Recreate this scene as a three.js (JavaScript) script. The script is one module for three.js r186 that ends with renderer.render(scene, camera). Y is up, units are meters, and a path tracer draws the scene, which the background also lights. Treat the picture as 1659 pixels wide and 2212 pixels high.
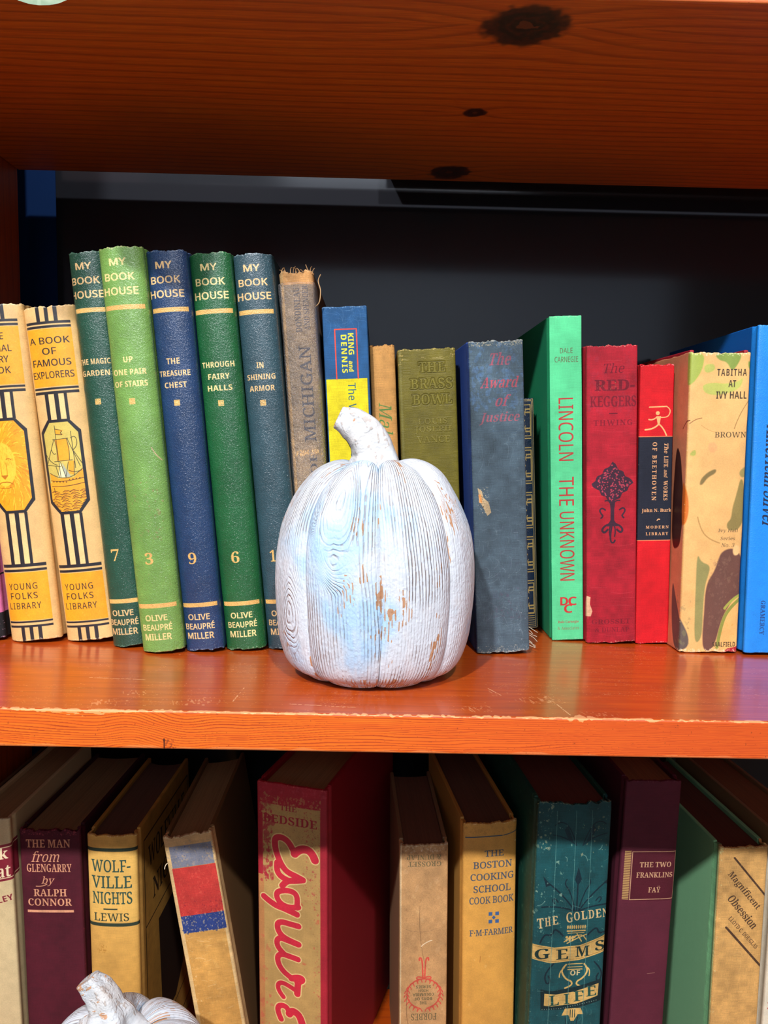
import * as THREE from 'three';
import { RoundedBoxGeometry } from 'three/addons/geometries/RoundedBoxGeometry.js';
import { RectAreaLightUniformsLib } from 'three/addons/lights/RectAreaLightUniformsLib.js';
import { mergeGeometries } from 'three/addons/utils/BufferGeometryUtils.js';

// ------------------------------------------------------------------ camera, light, exposure
RectAreaLightUniformsLib.init();
const rad = THREE.MathUtils.degToRad;
const BASE = 1.2;                       // height of the middle shelf above the floor
const CAM_Y = BASE + 0.1305;
const scene = new THREE.Scene();
scene.background = new THREE.Color(0x000000);
const camera = new THREE.PerspectiveCamera(2 * Math.atan(1106 / 1620) * 180 / Math.PI, 1659 / 2212, 0.02, 20);
camera.position.set(0, CAM_Y, 0);
camera.rotation.set(rad(-5.748), rad(-0.65), rad(1.276), 'YXZ');
camera.updateProjectionMatrix();
const renderer = new THREE.WebGLRenderer({ antialias: true });
renderer.toneMapping = THREE.LinearToneMapping;
renderer.toneMappingExposure = 1.0;
renderer.shadowMap.enabled = true;

const DOWN = { y: 2.56, z: 0.94, size: 0.036, col: 0xfbf9ff, spots: [[-0.5, 17], [0.25, 11]] };   // two ceiling spotlights turned to the bookcase: x and brightness
const FILL_PANEL = { x: 0.1, y: 2.66, z: 2.6, w: 1.2, d: 0.6, power: 2 };        // unseen ceiling panel, added for soft cool fill
const FAR_GLOW = { x: 0, y: 1.72, w: 3.6, h: 1.3, col: 0xd2e4ff, power: 0.42, glow: 0.42 };   // added glowing sheet in place of a bright wall behind the camera
{
  for (const [x, power] of DOWN.spots) {
    const a = new THREE.SpotLight(DOWN.col, power, 0, rad(36), 0.6, 2);
    a.position.set(x, DOWN.y - 0.012, DOWN.z); a.target.position.set(0, 1.15, -0.4); a.shadow.radius = DOWN.size / 0.02; a.castShadow = true; a.shadow.mapSize.set(2048, 2048); a.name = 'spot_light'; scene.add(a, a.target);
  }
  const b = new THREE.RectAreaLight(0xe4efff, FILL_PANEL.power, FILL_PANEL.w, FILL_PANEL.d);
  b.position.set(FILL_PANEL.x, FILL_PANEL.y, FILL_PANEL.z); b.rotation.x = -Math.PI / 2; b.name = 'added_fill_light'; scene.add(b);
  const c = new THREE.RectAreaLight(FAR_GLOW.col, FAR_GLOW.power, FAR_GLOW.w, FAR_GLOW.h);
  c.position.set(FAR_GLOW.x, FAR_GLOW.y, 3.48); c.name = 'added_glow_light'; scene.add(c);   // faces the bookcase (-z)
}

// ------------------------------------------------------------------ dimensions of the bookcase
const ZF = -0.342, ZB = -0.577, TH = 0.0188;
const Y1 = BASE, Y0 = CAM_Y - 0.4534, Y2U = CAM_Y + 0.1891;   // middle shelf top, lower shelf top, underside of upper shelf
const XL = -0.2687, XR = 0.62;

// ------------------------------------------------------------------ noise
function rng(seed) { let s = (seed * 2654435761 + 12345) >>> 0; return () => { s = (s + 0x6d2b79f5) >>> 0; let t = Math.imul(s ^ (s >>> 15), 1 | s); t = (t + Math.imul(t ^ (t >>> 7), 61 | t)) ^ t; return ((t ^ (t >>> 14)) >>> 0) / 4294967296; }; }
function hash2(x, y) { let h = Math.imul(x | 0, 374761393) + Math.imul(y | 0, 668265263); h = Math.imul(h ^ (h >>> 13), 1274126177); return ((h ^ (h >>> 16)) >>> 0) / 4294967296; }
function vn(x, y) { const xi = Math.floor(x), yi = Math.floor(y), fx = x - xi, fy = y - yi, u = fx * fx * (3 - 2 * fx), v = fy * fy * (3 - 2 * fy);
  const a = hash2(xi, yi), b = hash2(xi + 1, yi), c = hash2(xi, yi + 1), d = hash2(xi + 1, yi + 1); return (a + (b - a) * u + (c - a) * v + (a - b - c + d) * u * v) * 2 - 1; }
function fbm(x, y, o = 4) { let s = 0, a = 0.5; for (let i = 0; i < o; i++) { s += a * vn(x, y); x = x * 2.03 + 17.1; y = y * 2.03 - 9.7; a *= 0.5; } return s; }
const clamp = (v, a = 0, b = 1) => Math.min(b, Math.max(a, v));
const sstep = (a, b, v) => { const t = clamp((v - a) / (b - a)); return t * t * (3 - 2 * t); };
const mix = (a, b, t) => a + (b - a) * t;
const hex = (h) => [parseInt(h.slice(1, 3), 16), parseInt(h.slice(3, 5), 16), parseInt(h.slice(5, 7), 16)];
const mixc = (a, b, t) => [mix(a[0], b[0], t), mix(a[1], b[1], t), mix(a[2], b[2], t)];

// ------------------------------------------------------------------ textures
function dataTex(w, h, f, srgb = true, wrap = THREE.RepeatWrapping) {
  const d = new Uint8Array(w * h * 4);
  for (let y = 0; y < h; y++) for (let x = 0; x < w; x++) { const c = f(x, y), o = (y * w + x) * 4; if (typeof c === 'number') { d[o] = d[o + 1] = d[o + 2] = clamp(c) * 255; } else { d[o] = clamp(c[0], 0, 255); d[o + 1] = clamp(c[1], 0, 255); d[o + 2] = clamp(c[2], 0, 255); } d[o + 3] = 255; }
  const t = new THREE.DataTexture(d, w, h); t.colorSpace = srgb ? THREE.SRGBColorSpace : THREE.NoColorSpace; t.wrapS = t.wrapT = wrap; t.magFilter = THREE.LinearFilter; t.minFilter = THREE.LinearMipmapLinearFilter; t.generateMipmaps = true; t.needsUpdate = true; return t;
}
// periodic value noise for tiles
function pn(x, y, n) { const xi = Math.floor(x), yi = Math.floor(y), fx = x - xi, fy = y - yi, u = fx * fx * (3 - 2 * fx), v = fy * fy * (3 - 2 * fy), m = (k) => ((k % n) + n) % n;
  const a = hash2(m(xi), m(yi)), b = hash2(m(xi + 1), m(yi)), c = hash2(m(xi), m(yi + 1)), d = hash2(m(xi + 1), m(yi + 1)); return a + (b - a) * u + (c - a) * v + (a - b - c + d) * u * v; }
const tile = (f, n = 512) => { const t = dataTex(n, n, f, false); t.channel = 1; return t; };
const BUMP = {
  // one tile covers 32 mm (uv1 is in tiles of 32 mm)
  leather: tile((x, y) => { const u = x / 512, v = y / 512, a = pn(u * 72 + 1.5 * pn(u * 24, v * 24, 24), v * 72, 72), b = pn(u * 40 + 7, v * 40 + 3, 40); return 0.5 * Math.abs(a * 2 - 1) + 0.35 * Math.abs(b * 2 - 1) + 0.15 * pn(u * 150, v * 150, 150); }),
  cloth: tile((x, y) => { const u = x / 512 * 64, v = y / 512 * 64, k = (Math.floor(u) + Math.floor(v)) % 2, fx = (u % 1) - 0.5, fy = (v % 1) - 0.5; return 0.25 + 0.55 * (k ? Math.cos(fx * 3) * (0.6 + 0.4 * Math.cos(fy * 2.4)) : Math.cos(fy * 3) * (0.55 + 0.45 * Math.cos(fx * 2.4))) * (0.6 + 0.4 * hash2(k ? Math.floor(u) : 999 + Math.floor(v), k ? 3 : 8)) + 0.12 * hash2(x, y); }),
  paper: tile((x, y) => { const u = x / 512, v = y / 512; return 0.5 * pn(u * 30, v * 30, 30) + 0.3 * pn(u * 90, v * 90, 90) + 0.2 * pn(u * 200, v * 200, 200); }),
};
const PAGES = dataTex(512, 128, (x, y) => { const l = 205 + 42 * (hash2(x, 7) - 0.5) + 18 * (hash2(x >> 3, 9) - 0.5) + 10 * vn(x / 3, y / 20); return [l, l * 0.96, l * 0.9]; });

// surface finish that goes over a printed canvas (colour only)
function finish(ctx, w, h, kind, amp, seed, ppm) {
  const im = ctx.getImageData(0, 0, w, h), d = im.data;
  for (let y = 0; y < h; y++) for (let x = 0; x < w; x++) {
    const o = (y * w + x) * 4, X = x / ppm, Y = y / ppm;
    let n;
    if (kind === 'cloth') n = 0.5 * (hash2(x + seed * 7, 3 + (y >> 4)) - 0.5) + 0.7 * (hash2(seed + (x >> 5), y * 3 + 1) - 0.5) + 0.8 * (hash2(x, y + seed) - 0.5);
    else n = 0.8 * (hash2(x >> 1, (y >> 1) + seed) - 0.5) + 0.4 * vn(X * 2.2, Y * 2.2 + seed);
    n += 1.3 * vn(X / 14 + seed * 3.3, Y / 22) * 0.5 + 0.5 * vn(X / 4 + seed, Y / 4);
    const k = 1 + amp * n;
    d[o] *= k; d[o + 1] *= k; d[o + 2] *= k;
  }
  ctx.putImageData(im, 0, 0);
}
let texSeed = 1;
function canvasTex(Wmm, Hmm, ppm, ox, draw, fin = 'cloth', amp = 0.12, srgb = true) {
  const w = Math.round(Wmm * ppm), h = Math.round(Hmm * ppm), cv = document.createElement('canvas'); cv.width = w; cv.height = h;
  const c = cv.getContext('2d'); c.setTransform(ppm, 0, 0, ppm, ox * ppm, 0); c.lineCap = 'round'; c.lineJoin = 'round';
  draw(c); c.setTransform(1, 0, 0, 1, 0, 0);
  if (fin) finish(c, w, h, fin, amp, texSeed++ * 13, ppm);
  const t = new THREE.CanvasTexture(cv); t.colorSpace = srgb ? THREE.SRGBColorSpace : THREE.NoColorSpace; t.magFilter = THREE.LinearFilter; t.wrapS = t.wrapT = THREE.ClampToEdgeWrapping; t.anisotropy = 8; return t;
}
// text whose ink fills a box of w x h millimetres centred on (cx, cy)
function T(c, s, cx, cy, w, h, o = {}) {
  c.save(); c.translate(cx, cy); if (o.rot) c.rotate(rad(o.rot)); if (o.skew) c.transform(1, 0, -o.skew, 1, 0, 0);
  c.font = `${o.b ? 'bold ' : ''}100px ${o.f || 'sans-serif'}`; c.fillStyle = c.strokeStyle = o.col || '#000'; c.textBaseline = 'alphabetic'; c.textAlign = 'left';
  const sp = o.sp ? s.split('').join('\u200a'.repeat(o.sp)) : s, m = c.measureText(sp), L = m.actualBoundingBoxLeft, R = m.actualBoundingBoxRight, A = m.actualBoundingBoxAscent, D = m.actualBoundingBoxDescent;
  c.scale(w / (L + R), h / (A + D)); c.translate((L - R) / 2, (A - D) / 2);
  if (o.a != null) c.globalAlpha = o.a;
  if (o.ow) { c.lineWidth = o.ow; c.strokeStyle = o.oc; c.strokeText(sp, 0, 0); }
  c.fillText(sp, 0, 0); if (o.lw) { c.lineWidth = o.lw; c.strokeStyle = o.col; c.strokeText(sp, 0, 0); }
  c.restore();
}
const R_ = (c, x, y, w, h, col) => { c.fillStyle = col; c.fillRect(x, y, w, h); };
function P_(c, pts, col, lw, close) { c.strokeStyle = col; c.lineWidth = lw; c.beginPath(); pts.forEach(([x, y], i) => (i ? c.lineTo(x, y) : c.moveTo(x, y))); if (close) c.closePath(); c.stroke(); }
function F_(c, pts, col) { c.fillStyle = col; c.beginPath(); pts.forEach(([x, y], i) => (i ? c.lineTo(x, y) : c.moveTo(x, y))); c.closePath(); c.fill(); }
function S_(c, pts, col, lw) {   // smooth stroke through points
  c.strokeStyle = col; c.lineWidth = lw; c.beginPath(); c.moveTo(...pts[0]);
  for (let i = 1; i < pts.length - 1; i++) { const a = pts[i], b = pts[i + 1], e = i === pts.length - 2; c.quadraticCurveTo(a[0], a[1], e ? b[0] : (a[0] + b[0]) / 2, e ? b[1] : (a[1] + b[1]) / 2); }
  if (pts.length === 2) c.lineTo(...pts[1]); c.stroke();
}
function specks(c, x0, y0, w, h, n, col, s0, s1, seed, al = 0.8) {   // chips and specks with ragged outlines
  const r = rng(seed); c.fillStyle = col;
  for (let i = 0; i < n; i++) { const x = x0 + r() * w, y = y0 + r() * h, s = s0 + (s1 - s0) * r() * r(); c.globalAlpha = al * (0.4 + 0.6 * r()); c.beginPath(); for (let k = 0; k < 7; k++) { const a = k / 7 * 6.283, q = s * (0.4 + 0.8 * r()); c.lineTo(x + Math.cos(a) * q, y + Math.sin(a) * q * (0.7 + r())); } c.fill(); }
  c.globalAlpha = 1;
}
function scratches(c, x0, y0, w, h, n, col, len, lw, seed, ang = 0.3, al = 0.6) {
  const r = rng(seed); c.strokeStyle = col;
  for (let i = 0; i < n; i++) { const x = x0 + r() * w, y = y0 + r() * h, a = (r() - 0.5) * 2 * ang, l = len * (0.2 + r()); c.globalAlpha = al * r(); c.lineWidth = lw * (0.4 + r()); c.beginPath(); c.moveTo(x, y); c.quadraticCurveTo(x + l * 0.5, y + (r() - 0.5) * l * 0.3, x + Math.cos(a) * l, y + Math.sin(a) * l); c.stroke(); }
  c.globalAlpha = 1;
}
function edgeWear(c, W, H, col, seed, k = 1) {   // rubbed cloth at head, tail and shoulders
  specks(c, -2, -0.3, W + 4, 1.3, 130 * k, col, 0.15, 0.7, seed, 0.75); specks(c, -2, H - 1.2, W + 4, 1.4, 130 * k, col, 0.15, 0.7, seed + 1, 0.75);
  specks(c, -0.6, 0, 1, H, 90 * k, col, 0.08, 0.32, seed + 2, 0.6); specks(c, W - 0.5, 0, 1, H, 90 * k, col, 0.08, 0.32, seed + 3, 0.6);
}

// ------------------------------------------------------------------ scene helpers
const used = {};
function numbered(n) { used[n] = (used[n] ?? -1) + 1; return used[n] ? `${n}_${String(used[n]).padStart(3, '0')}` : n; }
function thing(name, label, category, group) { const o = new THREE.Group(); o.name = numbered(name); o.userData = { label, category }; if (group) o.userData.group = group; scene.add(o); return o; }
function part(name, geo, mat, parent, label) { const m = new THREE.Mesh(geo, mat); m.name = numbered(name); m.castShadow = m.receiveShadow = true; if (label) m.userData.label = label; parent.add(m); return m; }
function struct(name, geo, mat, x, y, z) { const m = new THREE.Mesh(geo, mat); m.name = name; m.position.set(x, y, z); m.castShadow = m.receiveShadow = true; m.userData = { kind: 'structure' }; scene.add(m); return m; }
function phys(o) { return new THREE.MeshPhysicalMaterial(o); }
function gridGeo(nu, nv, f) {   // f(i, j) -> [x, y, z, u, v, u1, v1]
  const pos = [], uv = [], uv1 = [], idx = [];
  for (let j = 0; j <= nv; j++) for (let i = 0; i <= nu; i++) { const p = f(i, j); pos.push(p[0], p[1], p[2]); uv.push(p[3] ?? 0, p[4] ?? 0); uv1.push(p[5] ?? 0, p[6] ?? 0); }
  for (let j = 0; j < nv; j++) for (let i = 0; i < nu; i++) { const a = j * (nu + 1) + i, b = a + 1, c = a + nu + 1, d = c + 1; idx.push(a, b, d, a, d, c); }
  const g = new THREE.BufferGeometry(); g.setAttribute('position', new THREE.Float32BufferAttribute(pos, 3)); g.setAttribute('uv', new THREE.Float32BufferAttribute(uv, 2)); g.setAttribute('uv1', new THREE.Float32BufferAttribute(uv1, 2)); g.setIndex(idx); g.computeVertexNormals(); return g;
}
// a board with eased edges; triangles grouped by the way they face (0 top, 1 underside, 2 front/back, 3 ends), uv in metres
function boardGeo(w, h, d, r = 0.0012) {
  const g = new RoundedBoxGeometry(w, h, d, 2, r), p = g.attributes.position, n = g.attributes.normal, bins = [[], [], [], []];
  for (let t = 0; t < p.count; t += 3) { const nx = n.getX(t) + n.getX(t + 1) + n.getX(t + 2), ny = n.getY(t) + n.getY(t + 1) + n.getY(t + 2), nz = n.getZ(t) + n.getZ(t + 1) + n.getZ(t + 2), ax = Math.abs(nx), ay = Math.abs(ny), az = Math.abs(nz); bins[ay >= ax && ay >= az ? (ny > 0 ? 0 : 1) : az >= ax ? 2 : 3].push(t); }
  const P = [], N = [], U = [], o = new THREE.BufferGeometry(); let at = 0;
  bins.forEach((b, k) => { for (const t of b) for (let i = t; i < t + 3; i++) { const x = p.getX(i), y = p.getY(i), z = p.getZ(i); P.push(x, y, z); N.push(n.getX(i), n.getY(i), n.getZ(i)); U.push(...(k < 2 ? [x, -z] : k === 2 ? [x, y] : [z, y])); } o.addGroup(at, b.length * 3, k); at += b.length * 3; });
  o.setAttribute('position', new THREE.Float32BufferAttribute(P, 3)); o.setAttribute('normal', new THREE.Float32BufferAttribute(N, 3)); o.setAttribute('uv', new THREE.Float32BufferAttribute(U, 2)); return o;
}
// ------------------------------------------------------------------ wood
// uv of boards is metres about the board's centre; each texture maps a window of it
function woodTex(w, h, Wm, Hm, f) { const t = dataTex(w, h, (x, y) => f((x / w - 0.5) * Wm * 1000, (y / h - 0.5) * Hm * 1000), true, THREE.MirroredRepeatWrapping); t.repeat.set(1 / Wm, 1 / Hm); t.offset.set(0.5, 0.5); return t; }
const BX = (XL + XR) / 2;                       // board centre x
const PINE = { lo: hex('#9c3a0c'), mid: hex('#c2500f'), hi: hex('#da6a1a'), pale: hex('#e8a868') };
function pine(a, s, seed) {   // a: ring phase along grain-cross mm, s: streak coordinates [along, across]
  const ring = a - Math.floor(a), line = sstep(0.55, 0.93, ring) * (1 - sstep(0.95, 1, ring));
  const st = 0.5 * fbm(s[0] / 40 + seed, s[1] * 1.6, 3) + 0.5 * fbm(s[0] / 9, s[1] * 5 + seed, 2);
  return [line, st];
}
// front edge of the middle shelf: rings rise over a swirl near x = -116 mm
const frontTex = woodTex(2048, 96, 0.46, TH, (xb, y) => {
  const x = xb;     // window is centred on world x = 0 (offset below)
  const hump = 3.2 * Math.exp(-(((x + 114) / 11) ** 2)) - 2.2 * Math.exp(-(((x + 88) / 12) ** 2)), slope = x < -114 ? (x + 114) * 0.075 : Math.max(0, 40 - Math.abs(x + 60)) * 0.04;
  const a = (y - hump + slope - 0.006 * x + 1.2 * vn(x / 60, y / 9) + 0.25 * vn(x / 12, y / 2)) / (1.25 + 0.5 * sstep(-80, 60, x) * vn(x / 90, 4)), [line, st] = pine(a + 0.4 * vn(x / 25, y / 3), [x, y], 3);
  let c = mixc(hex('#dc5c0c'), hex('#ee7614'), clamp(0.5 + st * 0.9)); c = mixc(c, hex('#9a3002'), line * (0.55 + 0.45 * clamp(0.5 + vn(x / 30, y))));
  const rx = sstep(-30, 150, x); c = mixc(c, hex('#c4441a'), 0.5 * rx);
  // chipped finish along the upper arris
  const e = TH * 500 - y, chip = 0.55 + 0.5 * vn(x / 5, 1) + 0.5 * vn(x / 1.6, 2), big = 2.6 * Math.exp(-(((x + 138) / 20) ** 2)) + 2.2 * Math.exp(-(((x - 98) / 5) ** 2)) * (0.6 + 0.6 * vn(x / 1.2, 9)) + 1.9 * Math.exp(-(((x - 133) / 2.2) ** 2)) + 0.9 * Math.exp(-(((x - 30) / 30) ** 2)) * vn(x / 2, 5);
  if (e < 0.35 + chip * 0.55 + big * (0.7 + 0.5 * vn(x / 2.3, y * 1.5))) c = mixc(c, hex('#f0b478'), 0.75);
  if (e > 17.6 + 0.8 * vn(x / 8, 3)) c = mixc(c, hex('#e89a6a'), 0.4);
  if (Math.abs(x + 97.5) < 0.5 + 0.3 * vn(y, 3) && e > 13.5) c = hex('#5a2208');
  if (x > -97 && x < -92 && e > 14 && vn(x * 1.5, y * 1.5) > 0.2) c = mixc(c, hex('#7a3010'), 0.6);
  if (vn(x / 1.1, y / 0.5) > 0.9) c = mixc(c, hex('#6a2808'), 0.5);
  return c;
});
const topTex = woodTex(1536, 785, 0.46, 0.235, (x, v) => {
  const z = v, e = v + 117.5;                     // e = distance in mm behind the front edge (v = -z of the board)
  const a = (z + 9 * fbm(x / 160 + 4, z / 40, 3) + 0.02 * x) / 8.5, [line, st] = pine(a, [x, z], 11);
  let c = mixc(hex('#a43c06'), hex('#c4560e'), clamp(0.5 + st * 1.1)); c = mixc(c, hex('#99380c'), line * 0.4);
  c = mixc(c, hex('#8a3c16'), 0.35 * sstep(0.1, 0.5, fbm(x / 55 + 8, z / 22 + 3, 4)));
  // scuffs: clusters of fine pale scratches and dust specks
  const sc = fbm(x / 22 + 31, z / 9 + 5, 3), fine = vn(x / 0.5, z / 0.35) * vn(x / 2.6 + z * 0.3, z / 0.8 + 7);
  if (sc > 0.16 && fine > 0.36) c = mixc(c, hex('#e8a888'), 0.55);
  if (vn(x / 0.42, z / 0.38) > 0.93 && vn(x / 7, z / 7 + 20) > 0.1) c = mixc(c, hex('#f3cdb4'), 0.8);
  for (const [sx, sz, w, h] of [[-86, 14, 14, 9], [-128, 9, 16, 5], [52, 10, 11, 5], [62, 33, 4, 5], [-117, 24, 9, 5], [86, 24, 14, 6], [110, 6, 12, 4]]) { const q = ((x - sx) / w) ** 2 + ((e - sz) / h) ** 2; if (q < 1 && vn(x / 0.7 + 0.5 * (e), e / 2.1 + sx) > 0.32 + 0.5 * q) c = mixc(c, hex('#eab090'), 0.5); }
  for (const [x0, e0, x1, e1] of [[-66, 34, -68, 14], [61, 40, 66, 30], [92, 18, 95, 4], [-150, 46, -120, 44], [-40, 12, -8, 9]]) { const t = clamp(((x - x0) * (x1 - x0) + (e - e0) * (e1 - e0)) / ((x1 - x0) ** 2 + (e1 - e0) ** 2)), d = Math.hypot(x - x0 - t * (x1 - x0), e - e0 - t * (e1 - e0)); if (d < 0.28 && vn(x * 1.3, e * 1.3) > -0.35) c = mixc(c, hex('#f0c0a0'), 0.7); }
  if (e < 0.9 + 0.8 * vn(x / 4, 2) + 2.8 * Math.exp(-(((x - 98) / 6) ** 2)) * (1 + vn(x / 1.2, 1)) + 1.2 * vn(x / 1.3, 5) * (vn(x / 20, 8) > 0 ? 1 : 0.2)) c = mixc(c, hex('#eeb484'), 0.7);
  return c;
});
const knots = [[64.1, 364.4, 17, 15], [52.8, 458.1, 5.5, 5.5], [47.4, 557.9, 12, 12]];
const underTex = woodTex(1280, 500, 0.6, 0.235, (x, v) => {
  const zz = v + 459.5;                            // distance from the camera plane in mm
  let w = 0; for (const [kx, kz, rx, rz] of knots) { const dx = (x - kx) / (rx * 2.6), dz = (zz - kz) / rz; w += Math.sign(dz || 1) * rz * 0.9 * Math.exp(-(dx * dx + dz * dz * 0.35)); }
  const a = (zz + w + 7 * fbm(x / 210 + 2, zz / 60, 3)) / 7.5, [line, st] = pine(a, [x, zz], 23);
  let c = mixc(hex('#c85806'), hex('#ea780e'), clamp(0.5 + st * 1.2)); c = mixc(c, hex('#7c2e06'), line * 0.35);
  if (st > 0.33) c = mixc(c, hex('#cf7c2a'), 0.3);
  for (const [kx, kz, rx, rz] of knots) { const dx = (x - kx) * 0.92 + (zz - kz) * 0.4, dz = (zz - kz) * 0.92 - (x - kx) * 0.25, q = Math.hypot(dx / rx, dz / rz) + 0.14 * vn(dx / 3, dz / 3);
    if (q < 1.35) { let k = mixc(hex('#2a1006'), hex('#54200a'), clamp(0.5 + 0.7 * Math.sin(q * 17) * 0.5 + 0.3 * vn(dx, dz))); if (q < 0.22) k = hex('#6e3414'); c = mixc(c, k, 1 - sstep(0.82, 1.3, q)); } }
  return c;
});
const sideTex = woodTex(1024, 512, 0.5, 0.25, (x, z) => { const a = (z + 8 * fbm(x / 150, z / 30, 3)) / 8, [line, st] = pine(a, [x, z], 41); let c = mixc(hex('#a63c08'), hex('#c4540e'), clamp(0.5 + st)); return mixc(c, hex('#842c06'), line * 0.4); });
// boards are centred on BX, the windows on world x = 0
for (const t of [frontTex, topTex, underTex]) t.offset.x = 0.5 + BX * t.repeat.x;
const sideRot = sideTex.clone(); sideRot.rotation = Math.PI / 2; sideRot.needsUpdate = true;
const lacquer = (map, o = {}) => phys({ map, roughness: 0.42, clearcoat: 0.9, clearcoatRoughness: 0.2, ...o });
const M_top = lacquer(topTex, { roughness: 0.4, clearcoat: 0.8, clearcoatRoughness: 0.17 }), M_front = lacquer(frontTex, { roughness: 0.55, clearcoat: 0.2, clearcoatRoughness: 0.4 }), M_under = lacquer(underTex, { clearcoat: 0.3, clearcoatRoughness: 0.4 }), M_side = lacquer(sideTex, { clearcoat: 0.4, clearcoatRoughness: 0.3 }), M_post = lacquer(sideRot, { clearcoat: 0.4, clearcoatRoughness: 0.3 });

// ------------------------------------------------------------------ the room
const wallM = phys({ color: 0xd8d4cc, roughness: 0.9 }), ceilM = phys({ color: 0xe6e4de, roughness: 0.95 }), floorM = phys({ color: 0xc0a88c, roughness: 0.6 });
const navyM = phys({ color: 0x0e2850, roughness: 0.8, specularIntensity: 0.15 }), blackM = phys({ color: 0x202226, roughness: 0.12, specularIntensity: 0.7, bumpMap: BUMP.paper, bumpScale: 0.00001 });
const ZW = -0.631;                               // face of the wall behind the bookcase
struct('floor', new THREE.BoxGeometry(5.2, 0.1, 4.4), floorM, 0, -0.05, 1.4);
struct('ceiling', new THREE.BoxGeometry(5.2, 0.1, 4.4), ceilM, 0, 2.75, 1.4);
struct('wall_back', new THREE.BoxGeometry(5.2, 2.7, 0.1), navyM, 0, 1.35, ZW - 0.05);
struct('wall_front', new THREE.BoxGeometry(5.2, 2.7, 0.1), wallM, 0, 1.35, 3.55);
struct('added_glow_1', new THREE.BoxGeometry(FAR_GLOW.w, FAR_GLOW.h, 0.01), phys({ color: 0xffffff, emissive: FAR_GLOW.col, emissiveIntensity: FAR_GLOW.glow }), FAR_GLOW.x, FAR_GLOW.y, 3.494);  // added glow sheet, lights the room like a bright far wall
for (const [i, x, y, w, h] of [[1, 0, FAR_GLOW.h / 2 + 0.04, FAR_GLOW.w + 0.16, 0.08], [2, 0, -FAR_GLOW.h / 2 - 0.04, FAR_GLOW.w + 0.16, 0.08], [3, FAR_GLOW.w / 2 + 0.04, 0, 0.08, FAR_GLOW.h], [4, -FAR_GLOW.w / 2 - 0.04, 0, 0.08, FAR_GLOW.h]]) struct('trim_' + (i + 2), new THREE.BoxGeometry(w, h, 0.04), ceilM, FAR_GLOW.x + x, FAR_GLOW.y + y, 3.48);  // white border round the added glow sheet
struct('wall_left', new THREE.BoxGeometry(0.1, 2.7, 4.1), wallM, -2.55, 1.35, 1.45);
struct('wall_right', new THREE.BoxGeometry(0.1, 2.7, 4.1), wallM, 2.55, 1.35, 1.45);
{ const g = new RoundedBoxGeometry(1.1, 2.0, 0.015, 2, 0.001); const u = g.attributes.uv; g.setAttribute('uv1', u.clone()); struct('trim_1', g, blackM, -0.2578 + 0.55, 1.0, ZW + 0.0075); }   // glossy black panel fixed to the wall
struct('trim_2', boardGeo(0.6, 0.03, 0.038), M_side, 0.003 + 0.3, Y2U + TH + 0.0152, ZB - 0.0192);             // added strip that stops lamp light falling behind the upper shelf
struct('trim_7', boardGeo(0.02, 2.0, 0.289), M_post, XL - 0.019 - 0.0225, 1.0, -0.4865);   // added end board that keeps the left spotlight off the navy wall
// ceiling spotlights, and the added fill panel
{
  DOWN.spots.forEach(([x], i) => {
    const can = thing('ceiling_spotlight', ['white ceiling spotlight left of the bookcase', 'white ceiling spotlight over the middle of the bookcase'][i], 'lamp'); can.position.set(x, DOWN.y, DOWN.z);
    part('housing', new THREE.LatheGeometry([[0.001, 0.13], [0.05, 0.13], [0.056, 0.12], [0.056, 0.0], [0.05, 0.0], [0.05, 0.02], [0.001, 0.02]].map(([a, y]) => new THREE.Vector2(a, y)), 32), ceilM, can).position.y = 0.01; part('lens', new THREE.CylinderGeometry(DOWN.size, DOWN.size, 0.004, 32), phys({ color: 0xffffff, emissive: DOWN.col, emissiveIntensity: 6 }), can).position.y = 0.0;
  });
  const pan = thing('added_fill_panel', 'long flat white panel added on the ceiling for soft fill light', 'lamp'); pan.position.set(FILL_PANEL.x, FILL_PANEL.y, FILL_PANEL.z);
  part('frame', new THREE.BoxGeometry(FILL_PANEL.w + 0.06, 0.03, FILL_PANEL.d + 0.06), ceilM, pan).position.y = 0.025; part('diffuser', new THREE.BoxGeometry(FILL_PANEL.w, 0.006, FILL_PANEL.d), phys({ color: 0xffffff, emissive: 0xe4efff, emissiveIntensity: 4 }), pan).position.y = 0.007;
}

// ------------------------------------------------------------------ the bookcase
{
  const b = thing('bookcase', 'orange-stained pine bookcase with worn shelf edges against the dark wall', 'bookcase'); b.position.set(0, 0, 0);
  const w = XR - XL - 0.0004, d = ZF - ZB, geo = boardGeo(w, TH, d);
  for (const y of [Y1 - TH / 2, Y0 - TH / 2, Y2U + TH / 2]) part('shelf_board', geo, [M_top, M_under, M_front, M_side], b).position.set(BX, y, (ZF + ZB) / 2);
  const pg = boardGeo(0.019, 2.0, d);
  for (const x of [XL - 0.0095, XR + 0.0095]) part('side_panel', pg, [M_post, M_post, M_post, M_post], b).position.set(x, 1.0, (ZF + ZB) / 2);
}
// ------------------------------------------------------------------ how a book is built
const JOINT = 7;                                  // mm of cloth between the spine and the boards
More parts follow.
